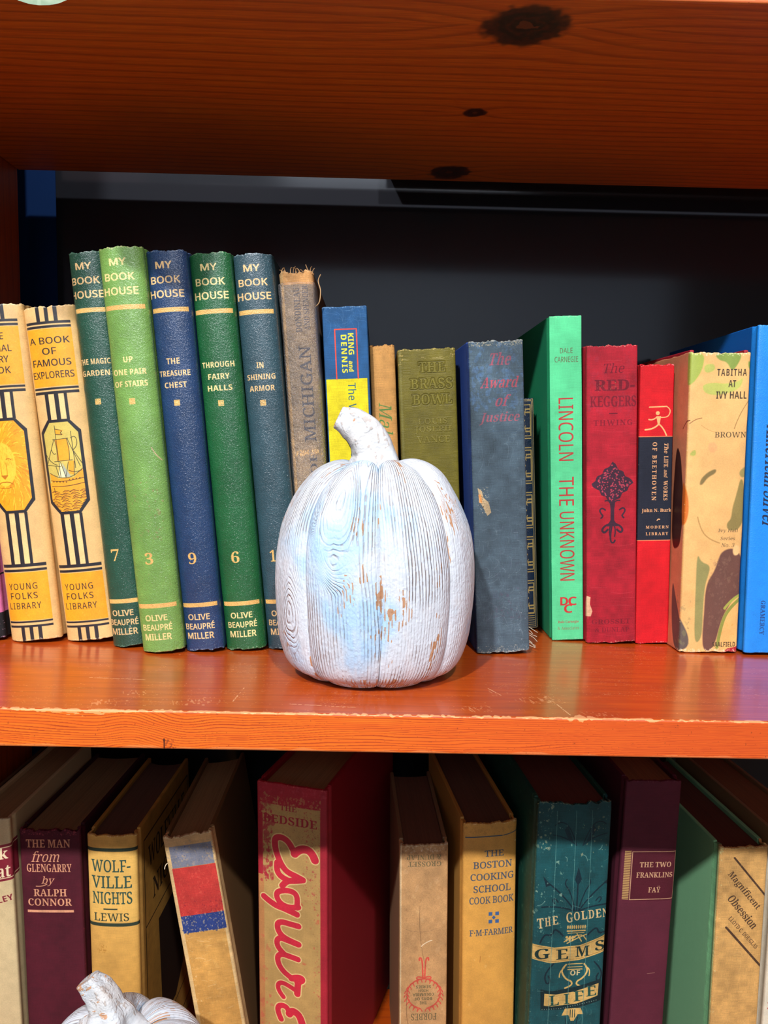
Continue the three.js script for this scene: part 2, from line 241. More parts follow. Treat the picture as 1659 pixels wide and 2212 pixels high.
// the wrapped skin of a spine: rounded back, shoulders and hinge grooves; head and tail are turned in and worn
function spineGeo(b) {
  const W = b.W, H = b.H, J = b.joint ?? JOINT, bulge = b.bulge ?? 3, pw = b.pow ?? 2.4, g = b.groove ?? 0.7, t = 1.1, NF = 36, NJ = J > 20 ? 14 : 7, sd = b.seed;
  const prof = [];
  for (let i = 0; i <= NJ; i++) { const q = 1 - i / NJ; prof.push([-W / 2 + (J > 20 ? 0 : g * Math.sin(Math.PI * clamp(q * 1.15 - 0.02)) ** 2), -bulge - J * q, -J * q]); }
  for (let i = 1; i < NF; i++) { const a = -1 + 2 * i / NF, s = Math.sign(a) * (1 - (1 - Math.abs(a)) ** 1.35); prof.push([s * W / 2, -bulge + bulge * (1 - Math.abs(s) ** pw) ** (1 / pw), W / 2 + s * W / 2]); }
  for (let i = 0; i <= NJ; i++) { const q = i / NJ; prof.push([W / 2 - (J > 20 ? 0 : g * Math.sin(Math.PI * clamp(q * 1.15 - 0.02)) ** 2), -bulge - J * q, W + J * q]); }
  const n = prof.length - 1, nor = prof.map((p, i) => { const a = prof[Math.max(0, i - 1)], c = prof[Math.min(n, i + 1)], dx = c[0] - a[0], dz = c[1] - a[1], l = Math.hypot(dx, dz) || 1; return [-dz / l, dx / l]; });
  let arc = 0; const al = prof.map((p, i) => (arc += i ? Math.hypot(p[0] - prof[i - 1][0], p[1] - prof[i - 1][1]) : 0));
  const rows = []; const lip = [[0, 0.75], [0.12, 0.3], [0.4, 0.06], [1, 0]];
  for (const [d, o] of lip) rows.push([d, o]);
  const NM = 46; for (let j = 1; j < NM; j++) rows.push([1 + (H - 2) * j / NM, 0]);
  for (const [d, o] of lip.slice().reverse()) rows.push([H - d, o]);
  const fr = b.fray ?? 0.5, wob = b.wobble ?? 0.12, TW = W + 2 * J;
  const pt = (i, j, inner) => {
    const [y0, o] = rows[j], p = prof[i], nn = nor[i]; let y = y0;
    const end = y0 < 2 ? 1 - y0 / 2 : y0 > H - 2 ? 1 - (H - y0) / 2 : 0;
    if (y0 > H / 2) y -= end * fr * (0.55 + 0.55 * fbm(al[i] / 3.2 + sd * 9, 1, 2) * 2 + 0.35 * vn(al[i] / 0.9, sd)) ; else y += end * fr * 0.45 * (0.6 + vn(al[i] / 2.6 + sd * 5, 7));
    const off = -(o + (inner ? t : 0)) + wob * (fbm(al[i] / 9 + sd * 3, y0 / 26, 2)) + end * fr * 0.35 * vn(al[i] / 2 + sd, y0 * 2);
    return [(p[0] + nn[0] * off) / 1000, clamp(y, 0.02, H) / 1000, (p[1] + nn[1] * off) / 1000, (p[2] + J) / TW, y0 / H, al[i] / 32, y0 / 32];
  };
  const outer = gridGeo(n, rows.length - 1, (i, j) => pt(i, j, false)), inner = gridGeo(n, rows.length - 1, (i, j) => pt(n - i, j, true));
  const lipG = (j, flip) => gridGeo(n, 1, (i, k) => { const q = flip ? n - i : i; const p = pt(q, j, k === 1); return p; });
  return mergeGeometries([outer, inner, lipG(rows.length - 1, false), lipG(0, true)]);
}
function coverGeo(b, side) {      // one board; uv runs from the hinge (u = 0) to the fore edge and up the height
  const L = b.D - (b.bulge ?? 3) - (b.joint ?? JOINT) + 1, t = 2.7, g = new RoundedBoxGeometry(t / 1000, b.H / 1000, L / 1000, 2, 0.0008), p = g.attributes.position, uv = [], uv1 = [];
  for (let i = 0; i < p.count; i++) { const z = L / 2000 - p.getZ(i), y = p.getY(i) + b.H / 2000; uv.push(z * 1000 / L, y * 1000 / b.H); uv1.push(z / 0.032, y / 0.032); }
  g.setAttribute('uv', new THREE.Float32BufferAttribute(uv, 2)); g.setAttribute('uv1', new THREE.Float32BufferAttribute(uv1, 2));
  g.translate(side * (b.W / 2 - t / 2) / 1000, b.H / 2000, (-(b.D) + L / 2) / 1000); return g;
}
function pageGeo(b) {
  const W = b.W - 5.8, bl = b.bulge ?? 3, h = b.H - (b.square ?? 3) * 2, z0 = bl + 1.2, z1 = b.D - 4, s = new THREE.Shape(), N = 14;
  for (let i = 0; i <= N; i++) { const a = -1 + 2 * i / N, y = z0 - Math.min(bl, z0 - 1.4) * (1 - Math.abs(a) ** 2.4) ** 0.5; i ? s.lineTo(a * W / 2, y) : s.moveTo(a * W / 2, y); }
  for (let i = 0; i <= N; i++) { const a = 1 - 2 * i / N; s.lineTo(a * W / 2, z1 - Math.min(bl, 4.5) * (1 - a * a)); }
  const g = new THREE.ExtrudeGeometry(s, { depth: h, bevelEnabled: false }); g.rotateX(-Math.PI / 2); g.translate(0, (b.square ?? 3), 0); g.scale(0.001, 0.001, 0.001);
  const p = g.attributes.position, uv = []; for (let i = 0; i < p.count; i++) uv.push(p.getX(i) / 0.03 + b.seed * 0.37, p.getZ(i) / 0.09 + p.getY(i) / 0.3);
  g.setAttribute('uv', new THREE.Float32BufferAttribute(uv, 2)); g.clearGroups(); return g;
}
let bookSeed = 0;
const FIN = { cloth: { bumpScale: 0.0002, roughness: 0.72, specularIntensity: 0.55 }, leather: { bumpScale: 0.00016, roughness: 0.36 }, paper: { bumpScale: 0.00005, roughness: 0.5 } };
function book(b, label, group) {
  b.seed = ++bookSeed; b.D = b.D ?? 140;
  const o = thing('book', label, 'book', b.low ? 'books standing on the lower shelf' : 'books standing on the middle shelf'), fin = b.fin || 'cloth', J = b.joint ?? JOINT;
  const base = { ...FIN[fin], bumpMap: BUMP[fin], ...(b.mat || {}) };
  const ppm = b.ppm ?? 6.5;
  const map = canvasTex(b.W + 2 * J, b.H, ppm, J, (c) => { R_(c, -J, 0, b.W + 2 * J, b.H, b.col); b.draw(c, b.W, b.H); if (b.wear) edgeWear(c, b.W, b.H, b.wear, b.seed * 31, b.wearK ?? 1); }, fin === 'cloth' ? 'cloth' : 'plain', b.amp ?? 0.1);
  const sm = phys({ ...base, map });
  if (b.relief) { const rm = canvasTex(b.W + 2 * J, b.H, ppm, J, (c) => { R_(c, -J, 0, b.W + 2 * J, b.H, '#808080'); b.relief(c, b.W, b.H); }, 'cloth', 0.35, false); sm.bumpMap = rm; sm.bumpScale = b.reliefScale ?? 0.0005; }
  part(b.jacket ? 'dust_jacket' : 'spine', spineGeo(b), sm, o);
  const bc = new THREE.Color(b.board || b.col);
  for (const s of [-1, 1]) {
    const art = s < 0 ? b.leftArt : b.rightArt, L = b.D - (b.bulge ?? 3) - J + 1;
    let cm = phys({ ...base, color: bc });
    if (art) cm = phys({ ...base, map: canvasTex(L, b.H, 4, 0, (c) => { R_(c, 0, 0, L, b.H, b.board || b.col); art(c, L, b.H); }, fin === 'cloth' ? 'cloth' : 'plain', 0.1) });
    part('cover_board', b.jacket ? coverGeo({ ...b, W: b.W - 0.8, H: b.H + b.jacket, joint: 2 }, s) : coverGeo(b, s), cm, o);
  }
  part('page_block', pageGeo(b), phys({ map: PAGES, color: new THREE.Color(b.pages || '#d9c49a'), roughness: 0.9 }), o);
  const y0 = b.low ? Y0 : Y1, tip = rad(b.tip ?? 0), lean = rad(b.lean), yaw = rad(b.yaw ?? 0), e = new THREE.Euler(tip, yaw, lean, 'YZX'), h = b.W / 2000;
  let low = 1; for (const x of [-h, h]) for (const z of [0, -b.D / 1000]) low = Math.min(low, new THREE.Vector3(x, 0, z).applyEuler(e).y);
  o.rotation.copy(e); o.position.set(b.x, y0 - low + 0.0001, b.z);
  return o;
}
const GOLD = '#dcae62', CREAMGOLD = '#e6bd80';
const BOOK = {};
const onMid = 'books standing on the middle shelf', onLow = 'books standing on the lower shelf';

// ------------------------------------------------------------------ middle shelf, left to right
BOOK.pink = book({ x: -0.2395, z: -0.452, W: 26, H: 150, lean: 4.2, D: 140, col: '#c06a96', bulge: 4, wear: '#e0b0c8', draw: (c, W, H) => { R_(c, -9, H - 16, W + 18, 20, '#1c1c1e'); R_(c, -9, H - 40, W + 18, 1, '#222'); specks(c, 0, H - 16, W, 16, 60, '#b08a98', 0.1, 0.5, 5); } }, 'pink book with a black foot, a sliver at the left edge of the shelf');

function youngFolks(c, W, H, title, pic) {
  const ink = '#26272a', or = '#f0a024';
  const bars = (y0, y1, xs) => { for (const [x, w] of xs) R_(c, x, y0, w, y1 - y0, ink); };
  const B3 = [[9, 2.2], [14.2, 2.2], [19.4, 2.2]], x0 = 2.2, w = 25.4;
  bars(0, 9.2, B3);
  for (const [y, h] of [[9.2, 1.5], [11.6, 1.4], [47.6, 1.2], [49.8, 1.6], [154.2, 1.9], [157.4, 1.5], [189.4, 1.1], [192, 1.3]]) R_(c, x0 - 0.6, y, w + 1, h, ink);
  R_(c, x0 - 0.6, 13.4, w + 1, 33.6, or); R_(c, x0 - 0.6, 159.4, w + 1, 29.6, or);
  specks(c, x0, 13.4, w, 33, 50, '#f7b850', 0.2, 0.9, 4, 0.4); specks(c, x0, 159.4, w, 29, 50, '#f7b850', 0.2, 0.9, 9, 0.4);
  title.forEach(([s, cx, cy, tw, th]) => T(c, s, cx, cy, tw, th, { col: ink, lw: 2 }));
  [['YOUNG', 13, 168, 17.6, 3.9], ['FOLKS', 13, 173.8, 16.8, 3.9], ['LIBRARY', 13, 180, 19.6, 3.9]].forEach(([s, cx, cy, tw, th]) => T(c, s, cx, cy, tw, th, { col: ink, lw: 1, sp: 1 }));
  const B2 = [[7.8, 2.3], [13.6, 2.6], [19.4, 1.8]]; bars(51, 67, B2); bars(123, 155, B2); bars(193, H, B3);
  c.fillStyle = '#e8c484'; c.fillRect(10.1, 51.6, 3.5, 15); c.fillRect(16.2, 51.6, 3.2, 15); c.fillRect(10.1, 124, 3.5, 30); c.fillRect(16.2, 124, 3.2, 30);
  const oct = [[7.5, 66.5], [20.5, 66.5], [26.4, 73.5], [26.4, 116], [20.5, 123.3], [8, 123.3], [2, 116], [2, 73.5]], inn = oct.map(([x, y]) => [14.2 + (x - 14.2) * 0.86, 95 + (y - 95) * 0.94]);
  F_(c, oct, ink); c.save(); c.beginPath(); inn.forEach(([x, y], i) => (i ? c.lineTo(x, y) : c.moveTo(x, y))); c.closePath(); c.clip(); pic(c); c.restore();
}
function ship(c) {
  const ink = '#2e2a24', o = '#f0a02e', lw = 0.32; R_(c, 0, 60, 30, 70, '#c8b55a'); R_(c, 0, 104, 30, 30, o);
  F_(c, [[10.4, 78.5], [17.5, 78], [18.6, 84], [17.8, 91], [10.6, 91], [11.2, 84]], o); F_(c, [[17, 91.5], [20.6, 91.5], [19.6, 100], [16.4, 99]], o); F_(c, [[11.5, 72], [16.5, 73.2], [13.8, 74.5], [16.6, 76], [11.5, 75.2]], o);
  F_(c, [[4.5, 98], [9.5, 101.5], [19, 101.5], [24.6, 96.5], [25, 104], [22.5, 106.5], [6.5, 106.5], [4.6, 103]], o); F_(c, [[12, 92], [14.5, 101], [9.6, 101]], '#e9e0a8'); F_(c, [[13, 92], [17.5, 101], [14, 101]], '#a8b09a');
  for (const L of [[[11.3, 70], [11.3, 101]], [[10.4, 78.5], [11.4, 84], [10.4, 91]], [[17.5, 78], [18.8, 84], [17.8, 91]], [[9, 78.3], [18.5, 78]], [[8.5, 91.3], [19.5, 91]], [[10, 78], [4, 92]], [[18, 78], [23.5, 95]], [[20.5, 74], [20.8, 96]], [[20, 78], [23, 76], [23.6, 83], [20.8, 85]], [[21, 86], [25, 94]], [[3.2, 86], [5.6, 92], [10, 93.5]], [[3.4, 93], [12, 94.5]], [[7.5, 84], [8.5, 88], [10, 86.5]], [[4.5, 98], [9.5, 101.5], [19, 101.5], [24.6, 96.5]], [[4.6, 102.5], [12, 104.4], [25, 102]], [[4.8, 106], [14, 107.2], [24.8, 105]], [[6, 107], [6.5, 110]], [[9, 94], [10.5, 101]], [[12.2, 92], [14.5, 101]], [[17, 92], [14.4, 101]], [[20.4, 92], [19.4, 100.5]], [[16.5, 97], [20, 99], [24, 97.5]], [[11.3, 72], [16.5, 73.2], [13.8, 74.5], [16.6, 76], [11.3, 75.2]]]) S_(c, L, ink, lw);
  for (let i = 0; i < 9; i++) R_(c, 6 + i * 2, 103.1 + 0.15 * i * (i > 4 ? -1 : 1), 0.7, 0.5, ink);
  const r = rng(5); for (let k = 0; k < 9; k++) for (let q = 0; q < 4; q++) { const x = 3.5 + q * 5.8 + r() * 2.2, y = 108.5 + k * 1.55 + r() * 0.5; S_(c, [[x, y + 1], [x + 1.6, y - 0.2], [x + 3.2, y + 0.4], [x + 5, y + 1.1]], ink, 0.3); S_(c, [[x + 0.9, y + 0.9], [x + 2.2, y + 0.6], [x + 3, y + 1]], ink, 0.2); }
}
function lion(c) {
  R_(c, 0, 60, 30, 70, '#f0a020'); const r = rng(8); const cx = 10.5, cy = 94;
  for (let i = 0; i < 260; i++) { const a = r() * 6.283, q = 6 + r() * 13, x = cx + Math.cos(a) * q * 0.9, y = cy + Math.sin(a) * q * 1.6; S_(c, [[x, y], [x + Math.cos(a + 0.2) * 1.5, y + Math.sin(a + 0.2) * 2], [x + Math.cos(a + 0.5) * 2.6, y + Math.sin(a + 0.5) * 3.4]], r() < 0.55 ? '#f8c63c' : '#d9861c', 0.35); }
  c.fillStyle = '#f7c23c'; c.beginPath(); c.ellipse(cx, cy, 7.4, 13, 0, 0, 7); c.fill();
  for (let i = 0; i < 90; i++) { const x = cx - 6 + r() * 12, y = cy - 11 + r() * 12; S_(c, [[x, y], [x + 0.3, y + 1.6]], '#e6a428', 0.22); }
  for (const s of [-1, 1]) { S_(c, [[cx + s * 2, cy - 3.2], [cx + s * 3.6, cy - 4], [cx + s * 5, cy - 2.8]], '#b8741a', 0.5); S_(c, [[cx + s * 1.6, cy - 1], [cx + s * 2, cy + 4], [cx + s * 1.6, cy + 7]], '#c8841c', 0.4); S_(c, [[cx, cy + 10.4], [cx + s * 2.4, cy + 10], [cx + s * 4.4, cy + 11.8]], '#b06a18', 0.55); }
  F_(c, [[cx - 2.3, cy + 6.3], [cx + 2.3, cy + 6.3], [cx, cy + 9]], '#b8701c'); S_(c, [[cx - 3.4, cy + 13.6], [cx, cy + 14.8], [cx + 3.4, cy + 13.6]], '#b06a18', 0.4);
}
const YF = { W: 31, H: 202, bulge: 6.5, pow: 2.1, col: '#d8b272', fin: 'paper', mat: { roughness: 0.42 }, D: 142, wear: '#ecd4a4', fray: 1.1, amp: 0.07, tip: 0.4 };
BOOK.lion = book({ ...YF, x: -0.2072, z: -0.4494, lean: 5.4, tip: 0, draw: (c, W, H) => youngFolks(c, W, H, [['THE', 15, 18.8, 9, 3.8], ['ANIMAL', 13.8, 26, 19, 3.9], ['STORY', 13.6, 32.2, 15, 3.9], ['BOOK', 14, 38.6, 15, 3.9]], lion) }, 'tan book with orange panels and a lion picture, beside the left upright');
BOOK.ship = book({ ...YF, x: -0.174, z: -0.452, lean: 6.2, draw: (c, W, H) => youngFolks(c, W, H, [['A BOOK', 14.5, 20.2, 24, 3.9], ['OF', 14.2, 26.4, 8.4, 3.9], ['FAMOUS', 14.4, 33, 23, 4.1], ['EXPLORERS', 14.4, 40.1, 24.6, 4.3]], ship) }, 'tan book with orange panels and a sailing ship picture');

function bookHouse(c, W, H, o) {
  const d = o.dx || 0, ink = o.ink || CREAMGOLD, t = (s, cy, w, h, b) => T(c, s, W / 2 - 1.2 + d, cy, w, h, { col: ink, b, lw: b ? 0 : 4 });
  t('MY', 8.4, 9.2, 3.7); t('BOOK', 16.5, 16.6, 3.9); t('HOUSE', 24.3, 19.2, 4.1);
  for (const y of [31.9, 202.6]) { R_(c, 1.2, y, W - 2.8, 2.6, GOLD); specks(c, 1.2, y, W - 3, 2.6, 60, '#b98c48', 0.06, 0.22, o.n * 7 + y, 0.7); }
  o.sub.forEach(([s, cy, w], i) => t(s, cy, w, 3.3, true));
  R_(c, W / 2 - 3 + d, 83.6, 3.4, 3.4, GOLD); specks(c, W / 2 - 2.6 + d, 84, 2.6, 2.6, 14, o.col2, 0.15, 0.35, o.n * 3);
  T(c, String(o.n), W / 2 - 1.6 + d, 175.8, String(o.n).length > 1 ? 7.6 : 4.9, 7, { col: GOLD, b: true, f: 'serif' });
  t('OLIVE', 211, 12.8, 3.5); t('BEAUPRÉ', 216.3, 17.2, 4.4); t('MILLER', 222.4, 15.6, 3.7);
  specks(c, 0, 0, W, H, 90, o.dust || '#c8d0c8', 0.04, 0.2, o.n * 17, 0.55);
}
const MBH = { fin: 'leather', bulge: 6, pow: 2.1, H: 232, D: 156, fray: 1.2, amp: 0.09, tip: 0.4, mat: { roughness: 0.34, clearcoat: 0.5, clearcoatRoughness: 0.3, bumpScale: 0.00022 }, wobble: 0.25 };
BOOK.seven = book({ ...MBH, x: -0.1468, z: -0.4425, W: 21.4, lean: 5.5, col: '#1d4a38', wear: '#6f9078', draw: (c, W, H) => { bookHouse(c, W, H, { n: 7, dx: -0.4, col2: '#1f4f3c', sub: [['THE MAGIC', 62.2, 18.6], ['GARDEN', 68.8, 16.6]] }); specks(c, 5, 219, 8, 6, 60, '#b8c4b8', 0.1, 0.5, 3, 0.8); specks(c, 0, 0, 2, 40, 30, '#6c9070', 0.2, 0.8, 77, 0.5); } }, 'dark green leather book numbered 7, overlapped by the light green one', onMid);
BOOK.three = book({ ...MBH, x: -0.1238, z: -0.4314, W: 25, lean: 5.4, tip: 0.7, col: '#6f9a4a', wear: '#c0b482', draw: (c, W, H) => { bookHouse(c, W, H, { n: 3, col2: '#8a7a40', ink: '#e8d088', sub: [['UP', 62, 5.4], ['ONE PAIR', 68.8, 19], ['OF STAIRS', 75.5, 19]] });
  specks(c, 4, 128, 18, 38, 110, '#9a7a58', 0.15, 1.1, 12, 0.45); specks(c, 3, 172, 20, 22, 40, '#a08060', 0.15, 0.7, 13, 0.4); S_(c, [[19, 112], [20.5, 116], [23.6, 119.5]], '#b8a078', 0.55); specks(c, 0, 0, W, H, 60, '#87a955', 0.4, 1.6, 14, 0.3); } }, 'light olive green leather book numbered 3 with brown stains');
BOOK.nine = book({ ...MBH, x: -0.1001, z: -0.4362, W: 23.2, lean: 5.3, tip: 0.7, col: '#1e3a5e', wear: '#8a98a8', draw: (c, W, H) => bookHouse(c, W, H, { n: 9, col2: '#c0a060', dust: '#8fa4c0', sub: [['THE', 61.8, 7.8], ['TREASURE', 68.5, 18], ['CHEST', 75.1, 13]] }) }, 'navy blue leather book numbered 9');
BOOK.six = book({ ...MBH, x: -0.0762, z: -0.44, W: 24.2, lean: 5.4, H: 232.4, col: '#19592f', wear: '#86a07c', draw: (c, W, H) => bookHouse(c, W, H, { n: 6, dx: 0.6, col2: '#1b5c30', ink: '#ecd08c', sub: [['THROUGH', 63.2, 18.8], ['FAIRY', 70, 12.6], ['HALLS', 76.6, 14.4]] }) }, 'mid green leather book numbered 6');
BOOK.eleven = book({ ...MBH, x: -0.0525, z: -0.4441, W: 22.8, lean: 5.4, H: 233.4, col: '#2e4a52', wear: '#9aa8aa', draw: (c, W, H) => { bookHouse(c, W, H, { n: 11, dx: 0.7, col2: '#30505a', sub: [['IN', 63.6, 4.1], ['SHINING', 70.2, 16.4], ['ARMOR', 76.9, 14.8]] }); specks(c, W - 4, 20, 4, 140, 110, '#dfe6e8', 0.06, 0.28, 91, 0.9); specks(c, 11, 2, 11, 12, 90, '#c0ccd0', 0.06, 0.3, 92, 0.8); } }, 'slate blue leather book numbered 11, partly behind the pumpkin');

// frayed brown book in a clear plastic sleeve
BOOK.frayed = book({ x: -0.0318, z: -0.4494, W: 19.6, H: 226, lean: 4.6, D: 140, bulge: 5, pow: 2.2, fray: 2.2, col: '#8a7458', board: '#7a6450', wear: '#d2a878', wearK: 2, amp: 0.22, mat: { bumpScale: 0.0003 }, draw: (c, W, H) => {
  R_(c, -7, 0, W + 14, 8.4, '#c08e56'); specks(c, -6, 0, W + 12, 9.5, 130, '#d8b080', 0.2, 0.9, 3, 0.5); R_(c, -7, 0, 9.3, H, '#b8925e'); specks(c, -4, 0, 7, H, 180, '#d8b888', 0.2, 0.9, 8, 0.5);
  const r = rng(3); for (let y = 9; y < H; y += 0.55) for (let x = 2; x < W + 5; x += 0.55) if (r() < 0.32) R_(c, x, y, 0.3, 0.3, r() < 0.5 ? '#c4ac88' : '#58473a');
  scratches(c, 2, 10, W - 3, H - 12, 90, '#cdb890', 9, 0.18, 6, 1.7, 0.7);
  const k = '#3b3a42'; T(c, 'DONDINEAU', 9.6, 23, 26, 3.7, { f: 'serif', col: k, rot: -90, b: true, a: 0.85 }); T(c, 'AND SPENCER', 14.6, 22, 26, 3.2, { f: 'serif', col: k, rot: -90, b: true, a: 0.8 });
  T(c, 'MICHIGAN', 12.2, 72, 56, 6.8, { f: 'serif', col: k, rot: -90, a: 0.9, lw: 2 }); T(c, 'OF', 13, 113.4, 12.4, 4.4, { f: 'serif', col: k, rot: -90, b: true, a: 0.9 });
  T(c, 'HISTORY', 13, 150, 48, 6.6, { f: 'serif', col: k, rot: -90, a: 0.9 });
  specks(c, 2.5, 105, 16, 3, 90, '#d8aa68', 0.3, 1, 17, 0.9); for (let i = 0; i < 12; i++) S_(c, [[6 + i * 1.05, 105], [6.2 + i * 1.05, 108.4]], '#8a6a44', 0.16);
} }, 'frayed brown cloth book in a clear plastic sleeve with loose threads', onMid);
{
  const o = BOOK.frayed, r = rng(44), tm = phys({ color: 0xb08c60, roughness: 0.9 });
  for (let i = 0; i < 15; i++) {   // threads at the head
    const x = (-9.4 + i * 1.33 + r()) / 1000, y = 0.2245, l = 0.002 + 0.0035 * r(), a = (r() - 0.5) * 3.4, p = [[x, y - 0.001, -0.0035], [x + 0.0006 * a, y + l * 0.5, -0.0028], [x + 0.0014 * a, y + l * (0.5 + 0.5 * r()), -0.0022 + 0.0015 * r()]].map((q) => new THREE.Vector3(...q));
    part('loose_thread', new THREE.TubeGeometry(new THREE.CatmullRomCurve3(p), 8, 0.00016 + 0.00012 * r(), 5), tm, o);
  }
  const long = [[0.0098, 0.205, -0.006], [0.0125, 0.207, -0.004], [0.0138, 0.214, -0.004], [0.0128, 0.22, -0.005], [0.0145, 0.2232, -0.004]].map((q) => new THREE.Vector3(...q));
  part('loose_thread', new THREE.TubeGeometry(new THREE.CatmullRomCurve3(long), 20, 0.00035, 6), tm, o);
  const s = spineGeo({ W: 21.8, H: 219, bulge: 5.6, pow: 2.2, joint: 14, groove: 0, fray: 0.3, wobble: 0.9, seed: 71 });
  const wr = phys({ color: 0xffffff, roughness: 0.22, transmission: 0.94, thickness: 0, ior: 1.45, bumpMap: BUMP.paper, bumpScale: 0.0012, specularIntensity: 1 });
  part('plastic_sleeve', s, wr, o, 'clear crinkled plastic sleeve').position.z = 0.0006;
}
BOOK.king = book({ x: -0.0087, z: -0.4583, W: 27, H: 207, lean: 3.5, D: 128, bulge: 1.6, pow: 6, col: '#24537f', wear: '#7e9ab4', amp: 0.13, fray: 0.3, draw: (c, W, H) => {
  scratches(c, 0, 0, W, 14, 60, '#7fa2c0', 9, 0.14, 4, 1.6, 0.5); R_(c, 0.8, 43, W - 2.2, 130, '#d8c81e'); R_(c, W - 1.6, 43, 0.3, 130, '#b8a818');
  P_(c, [[7.2, 43], [7.2, 13.6], [20.2, 13.6], [20.2, 43]], '#e04a3a', 0.75);
  T(c, 'KING', 16.7, 22.4, 12.6, 3.5, { b: true, col: '#e6d43a', rot: 90 }); T(c, 'and', 16.2, 35.6, 6.2, 3, { b: true, col: '#e6d43a', rot: 90 }); T(c, 'DENNIS', 12.4, 28.2, 22.6, 3.5, { b: true, col: '#e6d43a', rot: 90, sp: 1 });
  T(c, 'The Way for Dennis', 15.6, 74, 57, 6.6, { col: '#2a5a70', rot: 90 });
} }, 'blue cloth book with a bright yellow panel behind the pumpkin stem', onMid);
BOOK.script = book({ x: 0.0128, z: -0.4678, W: 15.6, H: 186.5, lean: 3.4, D: 118, bulge: 3.4, pow: 2.2, col: '#bd8b4c', wear: '#7a4f26', wearK: 0.6, amp: 0.14, fray: 1.1, draw: (c, W, H) => {
  specks(c, -4, 0, W + 8, 8, 60, '#8a5a2c', 0.2, 1.2, 6, 0.35); specks(c, 0, 0, W, H, 90, '#d2a468', 0.3, 2, 3, 0.3); T(c, 'Make', 8.6, 50, 27, 8.4, { f: 'serif', col: '#4a7a3c', rot: 90, skew: 0.3, a: 0.9 }); T(c, 'Believe', 8.6, 90, 34, 8.4, { f: 'serif', col: '#4a7a3c', rot: 90, skew: 0.3, a: 0.9 });
  specks(c, 4, 66, 10, 20, 30, '#7a4a20', 0.2, 1.5, 9, 0.4);
} }, 'thin tan book with slanting green script, beside the olive book', onMid);
{
  const L = [['THE', 20.6, 11.8, 16.4, 6.2], ['BRASS', 20, 21.6, 25.8, 6.4], ['BOWL', 20.2, 31.1, 24.4, 6.5]], S = [['LOUIS', 20, 44.5, 18.2, 3.7], ['JOSEPH', 20.2, 49.9, 22.6, 4.3], ['VANCE', 20.2, 55.7, 20.6, 4.2]];
  BOOK.olive = book({ x: 0.0404, z: -0.464, W: 35.4, H: 184, lean: 3.6, D: 128, bulge: 2.2, pow: 4.5, col: '#625a1a', wear: '#b09c60', amp: 0.13, fray: 0.9, mat: { roughness: 0.5 }, draw: (c, W, H) => {
    R_(c, -7, 0, 9, H, '#6c6630'); scratches(c, 2, 5.5, 28, 1, 12, '#b8a878', 4, 0.25, 2, 0.2, 0.9); specks(c, -2, 0, 5, 10, 60, '#c8a860', 0.2, 0.8, 5, 0.6); specks(c, W - 3, 0, 5, 6, 40, '#c8a878', 0.2, 0.8, 6, 0.7);
    for (const [s, x, y, w, h] of L) T(c, s, x, y, w, h, { f: 'serif', col: '#6c6420', b: true, ow: 12, oc: '#504912' });
    for (const [s, x, y, w, h] of S) T(c, s, x, y, w, h, { f: 'serif', col: '#746b28', b: true, ow: 6, oc: '#5a5218' }); specks(c, 0, 70, W, 90, 60, '#8c8240', 0.1, 0.5, 8, 0.4);
  }, relief: (c) => { for (const [s, x, y, w, h] of L) T(c, s, x, y, w, h, { f: 'serif', col: '#8a8a8a', b: true, ow: 16, oc: '#202020' }); for (const [s, x, y, w, h] of S) T(c, s, x, y, w, h, { f: 'serif', col: '#d8d8d8', b: true }); } }, 'olive green cloth book with embossed lettering, right behind the pumpkin', onMid);
}
